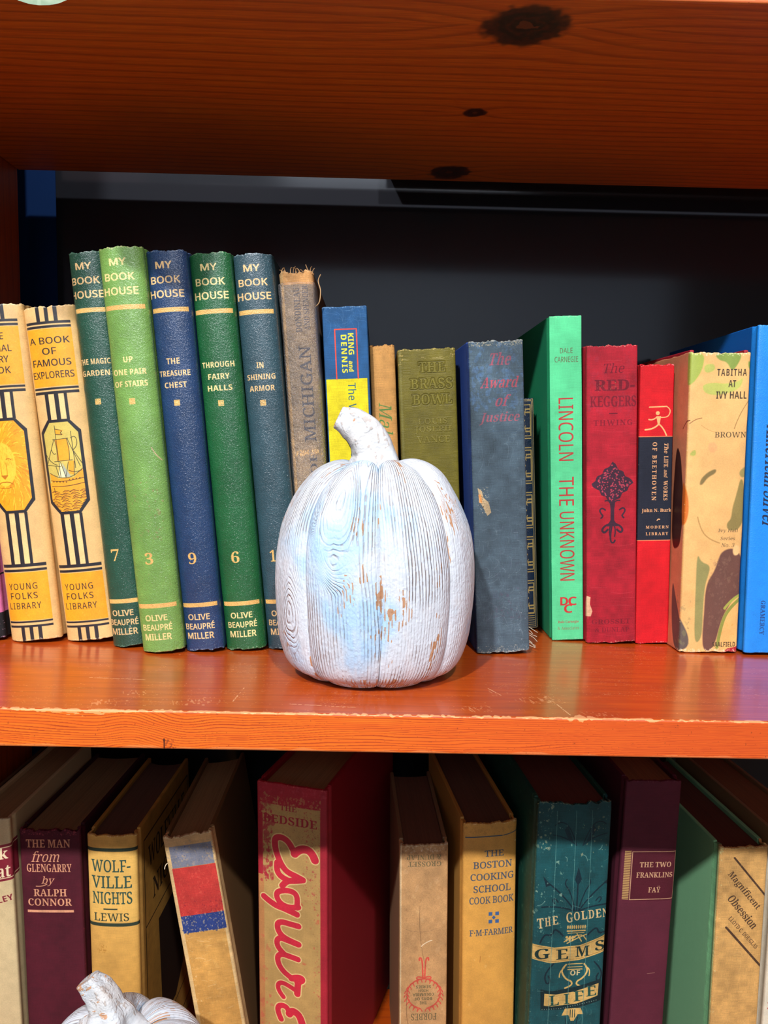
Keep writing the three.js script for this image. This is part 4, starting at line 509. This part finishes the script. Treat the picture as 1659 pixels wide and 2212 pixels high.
BOOK.upside = book({ low: 1, x: 0.0397, z: -0.455, W: 31, H: 195, lean: 1.2, yaw: 2.6, D: 104, bulge: 1.6, pow: 5, groove: 0.6, col: '#b58a58', board: '#8c6a48', pages: '#8a5c44', wear: '#dcc8a0', wearK: 1.5, amp: 0.12, fray: 1.2, square: 2, fin: 'paper', mat: { roughness: 0.6 }, draw: (c, W, H) => {
  specks(c, 0, 0, W, 14, 120, '#8c6440', 0.5, 2.4, 3, 0.35); specks(c, 0, 0, W, H, 260, '#cba472', 0.5, 3, 4, 0.3); specks(c, 0, 30, W, 60, 40, '#8c6038', 0.4, 2, 5, 0.3); R_(c, -0.6, 0, 1.6, H, '#d0b486');
  const k = '#4c4a30'; T(c, 'GROSSET', 15.9, 13.8, 21.4, 3.6, { f: 'serif', b: true, col: k, rot: 180, a: 0.7 }); T(c, '& DUNLAP', 15.4, 9.2, 22, 3.6, { f: 'serif', b: true, col: k, rot: 180, a: 0.65 });
  const rd = '#c04a38', cx = 15.8, cy = 103; for (const s of [-1, 1]) { const pts = []; for (let i = 0; i <= 10; i++) { const a = -1.35 + i * 0.27; pts.push([cx + s * Math.cos(a) * 11, cy + Math.sin(a) * 10.5]); } S_(c, pts, rd, 0.8); pts.forEach(([x, y], i) => { S_(c, [[x, y], [x + s * 1.4, y + 0.6], [x + s * 1.8, y + 2.2]], rd, 0.7); S_(c, [[x, y], [x - s * 1.2, y + 1], [x - s * 1.4, y + 2.2]], rd, 0.6); }); S_(c, [[cx + s * 0.6, 92], [cx + s * 0.8, 84], [cx + s * 1.4, 78.4], [cx + s * 3.2, 77.6], [cx + s * 3, 79.6]], rd, 1); S_(c, [[cx, 92], [cx + s * 4.4, 90.4], [cx + s * 5, 93.4], [cx, 92.6]], rd, 0.8); }
  [['SERIES', 98.2, 10], ['HIGH', 100.9, 6.4], ['COLUMBIA', 103.7, 14], ['BOYS OF', 106.5, 11.6], ['THE', 109.3, 4.6]].forEach(([s, y, w]) => T(c, s, 15.6, y, w, 2.1, { b: true, col: k, rot: 180, a: 0.85 })); T(c, 'FORBES', 16, 119.3, 16.8, 4.8, { f: 'serif', col: k, rot: 180, a: 0.9 });
  S_(c, [[4.6, 104], [4.4, 122], [7, 126], [14, 128]], '#6a4a2c', 0.25); S_(c, [[13, 42], [12, 66], [17, 84]], '#7a5a3a', 0.25); S_(c, [[4, 58], [14, 62], [24, 58]], '#8a6a48', 0.2); S_(c, [[14, 70], [17, 67], [21, 66]], '#e0c8a0', 0.6); specks(c, 3, 1, W - 6, 5, 40, '#d8c8b0', 0.5, 1.4, 6, 0.5);
} }, 'shabby tan book shelved upside down with a red wreath emblem', onLow);
BOOK.boston = book({ low: 1, x: 0.0822, z: -0.45, W: 35, H: 213, lean: 1.5, yaw: 7, D: 116, bulge: 3, pow: 3.2, groove: 0.9, col: '#cc9442', board: '#b8863c', pages: '#7c5640', wear: '#e8c890', wearK: 0.7, amp: 0.07, fray: 1.3, square: 2.4, fin: 'paper', mat: { roughness: 0.55 }, draw: (c, W, H) => {
  const k = '#3c4a5c'; R_(c, 1.4, 9, 24, 0.7, k); S_(c, [[26, 9.3], [31, 8.6], [35, 7]], k, 0.6);
  [['THE', 20, 20.8, 12.4, 4], ['BOSTON', 19.2, 28.2, 25.4, 4.6], ['COOKING', 19, 36.2, 28.4, 4.6], ['SCHOOL', 19, 44.2, 24.4, 4.8], ['COOK BOOK', 18.8, 51.9, 29, 4.8]].forEach(([s, x, y, w, h]) => T(c, s, x, y, w, h, { f: 'serif', col: k, lw: 2.5 }));
  c.fillStyle = '#3a5a86'; for (const [dx, dy] of [[-2.2, -2.6], [2.2, -2.6], [-2.2, 2.6], [2.2, 2.6]]) c.fillRect(20.2 + dx - 1.2, 64.2 + dy - 1.2, 2.4, 2.4); F_(c, [[20.2, 62.8], [21.5, 64.2], [20.2, 65.6], [18.9, 64.2]], '#3a5a86'); T(c, 'F·M·FARMER', 18.8, 73.8, 28.6, 4, { f: 'serif', col: k, lw: 3 });
  specks(c, 0, 0, W, 8, 50, '#a87834', 0.5, 2, 3, 0.4); specks(c, W - 2, 10, 3, H, 60, '#f0dcb0', 0.1, 0.6, 4, 0.7); S_(c, [[11.6, 90], [11.4, 94]], '#a86a2c', 0.4); specks(c, 0, 80, W, 120, 16, '#dcae68', 0.5, 2, 5, 0.4);
} }, 'golden yellow book with dark blue serif lettering beside the green gilt book', onLow);
BOOK.gems = book({ low: 1, x: 0.1244, z: -0.43, W: 46.4, H: 236, lean: -0.1, tip: -0.4, yaw: 5.3, D: 132, bulge: 2.4, pow: 5, groove: 1.2, col: '#164a4c', board: '#1c4a3c', pages: '#6e3c2c', wear: '#8a9a7c', wearK: 2.2, amp: 0.16, fray: 2.6, square: 3, mat: { roughness: 0.5 }, draw: (c, W, H) => {
  R_(c, -7, 0, 7.4, H, '#254e40'); specks(c, -7, 0, 9, H, 420, '#6c8870', 0.12, 0.6, 3, 0.6); specks(c, -7, 0, 8, H, 300, '#12261e', 0.15, 0.7, 4, 0.6);
  specks(c, 0, 32, W, H - 32, 120, '#1d5c5c', 1, 5, 5, 0.3);
  const ink = '#0e2830', g = '#c8a25c', S = (p, w = 0.7, col = ink) => S_(c, p, col, w);
  for (const s of [-1, 1]) { const X = (x) => 27 + s * x; S([[X(1), 70], [X(4), 58], [X(9), 52], [X(7), 49.6]]); S([[X(1.4), 70], [X(8), 60], [X(18), 52]], 0.9); S([[X(2), 70], [X(12), 66], [X(22), 67]], 0.9); F_(c, [[X(17), 53], [X(22), 47], [X(20), 54]], ink); S([[X(12), 64], [X(14), 61], [X(16), 63], [X(14), 65]], 0.8); S([[X(8), 86], [X(13), 80], [X(15), 86], [X(20), 84], [X(22), 90]], 1.1); S([[X(13), 104], [X(19), 110], [X(17), 118], [X(14), 115], [X(16), 112]], 1); S([[X(2), 28], [X(6), 16], [X(13), 12], [X(16), 15]], 0.7, '#103038'); S([[X(2), 28], [X(9), 22], [X(17), 21]], 0.7, '#103038'); F_(c, [[X(4), 26], [X(8), 15], [X(10), 18], [X(7), 25]], '#12343c'); S([[X(4), 140], [X(2), 150], [X(5), 170], [X(3), 200]], 0.5); }
  S([[27, 70], [27, 48]], 0.9); F_(c, [[25, 50], [27, 42], [29.4, 50], [27, 54]], ink); for (const dx of [-1.2, 0, 1.2]) S([[27 + dx, 140], [27 + dx * 2.5, 175]], 0.35);
  c.save(); 'THE GOLDEN'.split('').forEach((ch, i) => { if (ch === ' ') return; const x = 4.6 + i * 4.55, y = 76.4 - 5.2 * Math.sin((i / 9) * 1.5); T(c, ch, x, y + 1, ch === 'T' || ch === 'G' ? 4.2 : 3.7, ch === 'T' || ch === 'G' ? 6.6 : 5.6, { f: 'serif', b: true, col: '#d2b078', rot: -6 }); }); c.restore();
  c.fillStyle = g; for (let i = 0; i < 9; i++) { c.beginPath(); c.ellipse(22 + i * 1.36, 80.6, 0.5, 1.3, 0, 0, 7); c.fill(); } R_(c, 21.4, 82.6, 12, 0.9, g); R_(c, 22, 84.2, 10.6, 0.5, g); for (const L of [[[20, 90], [26, 85.6], [31, 86]], [[22, 91], [30, 87], [34, 85.6]], [[21, 87], [24, 89], [27, 87]], [[28, 85], [31, 90]], [[32, 86.4], [34, 89]]]) S(L, 0.7, g); for (let i = 0; i < 6; i++) { c.fillStyle = g; c.beginPath(); c.ellipse(21.6 + (i % 3) * 1.9, 87 + Math.floor(i / 3) * 2, 0.7, 0.9, 0.5, 0, 7); c.fill(); }
  F_(c, [[0.4, 90.6], [14, 93.4], [30, 92.6], [W - 0.4, 86.8], [W - 0.4, 97.8], [30, 102.4], [12, 103.6], [0.4, 100.4]], g); P_(c, [[0.6, 91.6], [14, 94.4], [30, 93.6], [W - 0.6, 87.8]], '#8a6a34', 0.3); P_(c, [[0.6, 99.6], [12, 102.6], [30, 101.4], [W - 0.6, 96.8]], '#8a6a34', 0.3);
  [['G', 6.6, 97.2, 9.6], ['E', 19.2, 98, 7.8], ['M', 32, 96.6, 9], ['S', 43, 93.4, 6.4]].forEach(([ch, x, y, w]) => T(c, ch, x, y, w, 6.8, { f: 'serif', b: true, col: '#16302c', rot: -3 }));
  for (const y of [104.4, 106.4, 108]) R_(c, 23, y, 9.6, 0.6, g); S([[22, 105], [19, 108], [20.4, 112], [23, 115], [26, 116], [26.4, 119], [22, 120.4]], 1.1, g); S([[33.6, 105], [36, 108], [35, 112], [32, 115], [29.4, 116], [29, 119], [33.6, 120]], 1.1, g); S([[21, 107], [17.8, 109], [18, 113]], 0.7, g); S([[34.6, 107], [38, 108], [37, 113]], 0.7, g); T(c, 'OF', 28, 110.6, 6.4, 3.6, { col: '#c8b07c', b: true });
  F_(c, [[6.4, 120.6], [14, 122], [28, 120], [45, 115.6], [45.6, 130], [28, 134.6], [7, 134.4]], '#0e2a2c'); F_(c, [[9, 123.4], [16, 124.4], [28, 123], [43.6, 118.4], [43.4, 126.6], [30, 131], [14, 132.2], [9, 131.4]], g);
  [['L', 15.4, 128.2, 6.2], ['I', 23.4, 127.6, 3.6], ['F', 31, 126, 6.4], ['E', 39, 123.2, 6.6]].forEach(([ch, x, y, w]) => T(c, ch, x, y, w, 6.8, { f: 'serif', b: true, col: '#1e4a40', rot: -4 }));
  for (let i = 0; i < 24; i++) { c.fillStyle = '#88a090'; c.beginPath(); c.arc(8 + i * 1.5, 133.8 - Math.max(0, i - 8) * 0.28, 0.28, 0, 7); c.fill(); }
  F_(c, [[22.6, 134], [32.6, 134], [34.6, 138.4], [31, 138.2], [28.6, 142.4], [26.6, 142.4], [25, 138.4], [20.6, 138.6]], g); for (const dx of [-1.4, 0, 1.4]) R_(c, 27.3 + dx, 134.8, 0.5, 5.4, '#1a3c38');
  specks(c, 0, 2, W, H - 2, 330, '#8fb098', 0.12, 0.9, 31, 0.6); specks(c, 0, 36, 18, 50, 50, '#a8c0a0', 0.2, 1.5, 32, 0.7); scratches(c, 0, 30, W, 150, 60, '#a0bca4', 5, 0.3, 33, 1.4, 0.6); specks(c, 0, 0, 9, 30, 60, '#c0b488', 0.2, 1.3, 34, 0.6); specks(c, 28, 10, 16, 24, 30, '#b8a478', 0.2, 1.4, 35, 0.6); for (const x of [12, 24, 34]) S([[x, 6], [x + 0.6, 70], [x - 0.4, H]], 0.25, '#5a8a80');
}, leftArt: (c, L, H) => { specks(c, 0, 0, L, H, 700, '#5c8468', 0.3, 2, 3, 0.5); specks(c, 0, 0, 14, H, 300, '#14241e', 0.2, 1, 4, 0.6); } }, 'thick worn teal book with gilt banners and ornament', onLow);
BOOK.franklins = book({ low: 1, x: 0.1716, z: -0.44, W: 35.4, H: 246.5, lean: -0.8, yaw: 4, D: 128, bulge: 2, pow: 4, groove: 1, col: '#58202e', board: '#4c1a28', pages: '#a07850', wear: '#7c4450', wearK: 0.3, amp: 0.06, fray: 0.8, square: 3, draw: (c, W, H) => {
  const g = '#c09870'; R_(c, 7, 45.6, 28, 32.6, '#4c1420'); P_(c, [[7, 46], [35, 46], [35, 77], [7, 77.4]], g, 0.5, 1); R_(c, 2.2, 45.4, 4, 32, '#a07c4c'); const r = rng(3); for (let i = 0; i < 40; i++) P_(c, [[2.2, 46 + i * 0.8], [6.2, 45.4 + i * 0.8]], i % 2 ? '#5c2a2c' : '#b89058', 0.25);
  T(c, 'THE TWO', 22.2, 54.4, 20.4, 3.6, { f: 'serif', b: true, col: g }); T(c, 'FRANKLINS', 22, 61.2, 23.4, 3.6, { f: 'serif', b: true, col: g }); T(c, 'FAŸ', 22.6, 70.6, 7.8, 4.4, { f: 'serif', b: true, col: g }); S_(c, [[22, 127], [27, 126.6]], '#9a7060', 0.3);
} }, 'tall plum coloured book with a small gilt bordered title box', onLow);
BOOK.obsession = book({ low: 1, x: 0.2359, z: -0.44, W: 31.8, H: 205.4, lean: 0.7, yaw: 5, D: 132, bulge: 2, pow: 4, groove: 1.1, col: '#c89a58', board: '#84c08c', pages: '#6e3c28', wear: '#e0cc8c', wearK: 1.2, amp: 0.16, fray: 1.4, mat: { bumpScale: 0.0003 }, draw: (c, W, H) => {
  R_(c, -7, 0, 7, H, '#78b680'); R_(c, -1.6, 0, 1.8, H, '#a8b878'); specks(c, -1.8, 0, 4, H, 260, '#d8cc90', 0.15, 0.7, 3, 0.6); specks(c, -4, 0, 6, 5, 60, '#d0d090', 0.2, 0.9, 4, 0.7); const k = '#4a3424';
  P_(c, [[9.6, 7.4], [31.6, 33.4]], k, 1.2); P_(c, [[6.8, 53.2], [31.6, 81]], k, 1.4); T(c, 'Magnificent', 17.2, 29.4, 32, 5.6, { f: 'serif', b: true, skew: 0.1, col: k, rot: 50 }); T(c, 'Obsession', 17.4, 43.4, 28, 5.6, { f: 'serif', b: true, skew: 0.1, col: k, rot: 50 }); T(c, 'LLOYD C. DOUGLAS', 18.4, 57.4, 29, 2.8, { f: 'serif', b: true, col: k, rot: 48 });
  scratches(c, 0, 0, W, H, 240, '#ddb878', 9, 0.14, 7, 1.65, 0.6); scratches(c, 0, 0, W, H, 120, '#a87c40', 9, 0.12, 8, 1.65, 0.5);
} }, 'book with green boards and a tan cloth spine with diagonal lettering', onLow);
BOOK.fight = book({ low: 1, x: 0.2702, z: -0.442, W: 32, H: 213.4, lean: 0.3, yaw: 5, D: 130, bulge: 1.6, pow: 5, col: '#d8cfb4', board: '#8c6c48', pages: '#9a6a40', wear: '#f0e8d0', amp: 0.06, fin: 'paper', draw: (c, W, H) => { T(c, 'ROLLINS IN THE FIGHT', 5.4, 72, 94, 6.6, { col: '#b8343c', rot: 90 }); c.fillStyle = '#b8343c'; c.beginPath(); c.arc(4, 124, 0.7, 0, 7); c.fill(); T(c, 'ALLEN', 5.4, 146, 26, 5, { col: '#3a5a70', rot: 90 }); } }, 'off white book with red lettering at the right edge of the lower shelf', onLow);
// ------------------------------------------------------------------ carved white pumpkins
// carved wood grain over the body: u runs round the body (u = 0.5 faces the room), v from foot to top
const GROOVE0 = rad(2.5), LOBE = Math.PI / 4;
function pumpkinTextures(seed, kn, coolLight, w = 2048, h = 1024) {
  const bump = new Float32Array(w * h), F = new Float32Array(w * h), E = new Float32Array(w * h);
  for (let y = 0; y < h; y++) for (let x = 0; x < w; x++) {
    const th = (x / w - 0.5) * Math.PI * 2, k = Math.floor((th - GROOVE0) / LOBE), a0 = (th - GROOVE0) / LOBE - k, a = (a0 - 0.5) * 42, b = (y / h) * 145, kk = ((k % 8) + 8) % 8;
    let d = Math.abs(a0 - 0.5) * 2, f = a + 1.2 * fbm(a / 9 + kk * 7 + seed, b / 38, 2) + 0.5 * fbm(a / 2.2 + kk * 5, b / 16 + seed, 2), per = 1.75;
    for (const [lk, ka, kb, rx, ry, s] of kn) if (lk === kk) { const dx = (a - ka) / rx, dy = (b - kb) / ry, q = Math.hypot(dx, dy + 0.25 * Math.abs(dx)); f = mix(f, q * rx * s + 0.9 * fbm(a / 6 + seed, b / 9, 3), 1 - sstep(1.15, 2.1, Math.hypot(dx, dy * 0.8))); per = mix(per, 2.3, 1 - sstep(0.5, 1.6, q)); }
    F[y * w + x] = f / per; const r = F[y * w + x] - Math.floor(F[y * w + x]);
    const depth = 0.4 + 0.6 * clamp(0.6 + 0.9 * vn(f / 2.6 + kk, b / 45 + seed)), smooth = 0.25 + 0.75 * sstep(-0.2, 0.15, fbm(a / 16 + kk * 3.1 + seed, b / 34 + 4, 3) + 0.16);
    const g = 1 - sstep(0.03, 0.26, Math.min(r, 1 - r)) ; E[y * w + x] = g * smooth * depth;
    bump[y * w + x] = 0.72 - 0.5 * g * depth * smooth + 0.12 * r * smooth + 0.16 * fbm(a / 1.1 + kk, b / 1.6 + seed, 3) + 0.1 * fbm(a / 4 + kk, b / 5, 2) - 0.25 * sstep(0.965, 1, d);
  }
  const bt = dataTex(w, h, (x, y) => bump[y * w + x], false); bt.wrapT = THREE.ClampToEdgeWrapping;
  const white = hex('#cfd7dd'), tan = hex('#b88258'), crack = hex('#8f7468');
  const ct = dataTex(w, h, (x, y) => {
    const th = (x / w - 0.5) * Math.PI * 2, k = Math.floor((th - GROOVE0) / LOBE), a0 = (th - GROOVE0) / LOBE - k, a = (a0 - 0.5) * 42 + k * 42, b = (y / h) * 145, e = E[y * w + x], i = y * w + x;
    let c = mixc(white, hex('#a9cdea'), 0.9 * sstep(-0.1, 0.28, 0.7 * fbm(a / 30 + seed * 3, b / 36 + 2, 4) + coolLight * Math.exp(-(((a + 36) / 52) ** 2) - (((b - 92) / 46) ** 2)) - 0.12));   // pale blue mottle, with cool light painted over the upper lobes
    c = mixc(c, hex('#dedede'), 0.4 * clamp(vn(a / 2.3, b / 7 + seed)));
    const r = F[i] - Math.floor(F[i]);
    const worn = fbm(a / 10 + seed * 2, b / 26 + 9, 3) + 0.25 * sstep(0.9, 1, Math.abs(a0 - 0.5) * 2) + (b < 9 ? 0.35 : 0) + (b > 132 ? 0.1 : 0);
    if (e > 0.3 && vn(a / 1.2, b / 2.6 + seed) > -0.05) c = mixc(c, crack, 0.5 * e);
    if (worn > 0.24 && r > 0.6 && r < 0.92 && vn(a / 0.8 + 3, b / 3.4) > 0.28 - worn * 0.5) c = mixc(c, tan, 0.9);
    if (worn > 0.46 && vn(a / 1.5, b / 4) > 0.25) c = mixc(c, tan, 0.85);
    if (b < 5 && vn(a / 1.6, b / 1.1) > 0.1) c = mixc(c, hex('#c8966c'), 0.7);
    return c;
  }); ct.wrapT = THREE.ClampToEdgeWrapping;
  return [ct, bt];
}
function catmull(pts, n) { const c = new THREE.CatmullRomCurve3(pts.map(([x, y]) => new THREE.Vector3(x, y, 0)), false, 'centripetal'); return c.getSpacedPoints(n); }
function pumpkinBody(R, Hb, dz, seed) {
  const prof = catmull([[0.02, 0.004], [0.4, 0.0], [0.6, 0.0], [0.67, 0.012], [0.72, 0.03], [0.825, 0.056], [0.89, 0.1], [0.95, 0.19], [0.985, 0.31], [1, 0.45], [0.99, 0.58], [0.945, 0.7], [0.86, 0.805], [0.77, 0.88], [0.65, 0.945], [0.5, 0.985], [0.36, 0.998], [0.22, 0.985], [0.1, 0.965], [0.01, 0.96]], 210);
  const nu = 420, nv = prof.length - 1;
  return gridGeo(nu, nv, (i, j) => {
    const th = (i / nu - 0.5) * Math.PI * 2, k = (th - GROOVE0) / LOBE, a0 = k - Math.floor(k), kk = ((Math.floor(k) % 8) + 8) % 8, d = Math.abs(a0 - 0.5) * 2, p = prof[j];
    const v = p.y, mid = Math.sin(Math.PI * clamp(v * 0.9 + 0.08)), bulge = Math.sqrt(Math.max(0, 1 - d * d)), cut = 0.035 + 0.035 * mid + 0.05 * sstep(0.7, 1, v), s = 1 - cut * (1 - Math.min(1, bulge * 1.12)) - 0.012 * vn(kk * 3.7, seed) ;
    const w = 1 + 0.008 * fbm(th * 5 + seed, v * 6, 3), r = R * p.x * s * w, drop = Hb * sstep(0.86, 0.99, v) * (0.05 * (1 - bulge) + 0.025 * (vn(kk * 1.9 + seed, 4) - 0.2)), y = Math.max(0, Hb * v - (v > 0.5 ? drop : 0) + (v < 0.03 ? 0.0015 * (1 - bulge) : 0));
    const tw = th + 0.03 * Math.sin(v * 5 + kk);
    return [Math.sin(tw) * r, y, Math.cos(tw) * r * dz, i / nu, clamp(v * 0.86 + (p.x < 0.75 && v > 0.9 ? (0.75 - p.x) * 0.19 : 0) + (v < 0.02 ? -0.0 : 0)), 0, 0];
  });
}
// the stem: a ridged handle swept along a bent line and cut off square
function stemGeo(pts, radii, depth, seed, uRot) {
  const curve = new THREE.CatmullRomCurve3(pts.map((p) => new THREE.Vector3(...p)), false, 'centripetal'), ns = 90, nc = 72, g = [];
  const rAt = (t) => { const q = t * (radii.length - 1), i = Math.min(radii.length - 2, Math.floor(q)); return mix(radii[i], radii[i + 1], sstep(0, 1, q - i)); };
  const P = (i, j) => {
    let t = Math.min(1, j / (ns - 3)), f = 1, out = 0; if (j === ns - 2) { f = 0.93; out = 0.0006; } else if (j === ns - 1) { f = 0.5; out = 0.0003; } else if (j === ns) { f = 0.001; out = 0.0001; }
    const c = curve.getPoint(t), tan = curve.getTangent(t), side = new THREE.Vector3(0, 0, 1), b = new THREE.Vector3().crossVectors(side, tan).normalize(), a = (i / nc) * Math.PI * 2;
    const sq = 1 / Math.pow(Math.abs(Math.cos(a)) ** 3.2 + Math.abs(Math.sin(a)) ** 3.2, 1 / 3.2), base = Math.pow(1 - t, 3);
    const ridge = 1 + (0.05 + 0.1 * base) * Math.cos(a * 5 + 0.6) * (0.5 + base) + 0.03 * fbm(a * 2 + seed, t * 5, 3), r = rAt(t) * mix(sq, 1, base) * ridge * f;
    const q = c.clone().addScaledVector(b, Math.cos(a) * r).addScaledVector(new THREE.Vector3(0, 0, 1), Math.sin(a) * r * depth).addScaledVector(tan, out);
    return [q.x, q.y, q.z, i / nc * 0.9 + uRot, t * 0.9, 0, 0];
  };
  return gridGeo(nc, ns, (i, j) => P(nc - i, j));
}
function stemTextures(seed, tanAt) {
  const w = 320, h = 320, B = (x, y) => { const a = x / w * 60, b = y / h * 50; return 0.5 + 0.28 * fbm(a / 3 + seed, b / 5, 4) + 0.22 * fbm(a / 0.9, b / 0.9 + seed, 2) - 0.25 * sstep(0.3, 0.5, vn(a / 1.1 + 4 * vn(b / 9, a / 9), b / 3.5 + seed)); };
  const bt = dataTex(w, h, B, false), ct = dataTex(w, h, (x, y) => { const a = x / w * 60, b = y / h * 50; let c = mixc(hex('#c8ced0'), hex('#d6d4ce'), clamp(0.5 + fbm(a / 8, b / 8 + seed, 3))); const e = B(x, y); if (e < 0.3 && vn(a, b) > 0) c = mixc(c, hex('#a89484'), 0.5); if (fbm(a / 7 + seed * 3, b / 5 + 2, 4) > tanAt && vn(a * 1.2, b * 1.2) > -0.4) c = mixc(c, hex('#cc9468'), 0.85); return c; });
  return [ct, bt];
}
const pmat = ([map, bumpMap], s) => phys({ map, bumpMap, bumpScale: s, roughness: 0.62, clearcoat: 0.08, clearcoatRoughness: 0.5 });
{
  const p = thing('pumpkin', 'tall carved white wooden pumpkin with bent stem standing on the middle shelf', 'pumpkin'); p.position.set(0.0006, Y1 + 0.0002, -0.404);
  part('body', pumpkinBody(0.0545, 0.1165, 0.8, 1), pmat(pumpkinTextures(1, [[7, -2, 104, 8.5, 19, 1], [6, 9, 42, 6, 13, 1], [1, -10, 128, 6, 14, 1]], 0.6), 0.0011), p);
  part('stem', stemGeo([[-0.0018, 0.107, 0], [-0.0016, 0.1150, 0], [-0.0028, 0.1235, 0], [-0.0070, 0.1312, 0.001], [-0.0138, 0.1366, 0.002], [-0.0208, 0.1398, 0.003]], [0.0165, 0.0132, 0.0112, 0.0102, 0.0088, 0.0064], 0.85, 3, 0), pmat(stemTextures(5, 0.5), 0.0006), p);
}
{
  const p = thing('pumpkin', 'white wooden pumpkin on the lower shelf, only its top and short stem in view', 'pumpkin'); p.position.set(-0.1335, Y0 + 0.0002, -0.391); p.rotation.y = rad(-14);
  part('body', pumpkinBody(0.0615, 0.1218, 0.78, 4), pmat(pumpkinTextures(4, [[7, 4, 90, 7, 16, 1], [0, -6, 60, 6, 14, 1]], 0, 1024, 512), 0.0011), p);
  part('stem', stemGeo([[-0.010, 0.116, 0], [-0.0105, 0.125, 0], [-0.0125, 0.133, 0.001], [-0.0165, 0.141, 0.002], [-0.0215, 0.1475, 0.004]], [0.0185, 0.0125, 0.0088, 0.0078, 0.0062], 0.9, 8, 0.3), pmat(stemTextures(9, 0.36), 0.0008), p);
}
// ------------------------------------------------------------------ greenery hanging over the front of the upper shelf
{
  const s = thing('greenery_sprig', 'pale green round leaves hanging from the upper shelf at the top left corner', 'foliage'); s.position.set(-0.152, Y2U + TH, -0.345);
  const lm = phys({ map: dataTex(128, 128, (x, y) => { const v = Math.abs(x / 128 - 0.5), r = fbm(x / 20, y / 20, 4); return mixc(hex('#7c9a7a'), hex('#a9bda0'), clamp(0.5 + r + (v < 0.02 ? 0.3 : 0))); }), roughness: 0.7, transmission: 0.3, thickness: 0 }), st = phys({ color: 0x7a8a60, roughness: 0.8 });
  const path = [[0.01, 0.003, -0.09], [0.006, 0.008, -0.04], [0.002, 0.008, 0.002], [-0.002, -0.004, 0.012], [-0.006, -0.016, 0.014]].map((p) => new THREE.Vector3(...p));
  part('stem', new THREE.TubeGeometry(new THREE.CatmullRomCurve3(path), 30, 0.0012, 8), st, s);
  const leaf = (rx, ry) => { const N = 28, M = 10; const top = (sgn) => gridGeo(N, M, (i, j) => { const a = i / N * 6.2832, q = j / M, x = Math.cos(a) * rx * q, y = Math.sin(a) * ry * q; return [sgn > 0 ? x : -x, y, 0.003 * q * q + 0.0006 * Math.sin(a * 3) * q + (sgn > 0 ? 0.0003 : -0.0003) * (1 - q ** 8), x / rx / 2 + 0.5, y / ry / 2 + 0.5]; }); return mergeGeometries([top(1), top(-1)]); };
  const put = (g, x, y, z, rx, ry, rz) => { const m = part('leaf', g, lm, s); m.position.set(x, y, z); m.rotation.set(rx, ry, rz); };
  const big = leaf(0.0178, 0.0176), small = leaf(0.0085, 0.014);
  put(big, 0.009, -0.0206, 0.0155, -0.15, 0.2, 0.1); put(small, -0.0105, -0.0225, 0.015, 0.1, -0.3, -0.25); put(big, 0.001, 0.012, 0.006, -0.9, 0.3, 0.4); put(small, 0.012, 0.010, -0.03, -1.2, 0, 0.3);
}
renderer.render(scene, camera);
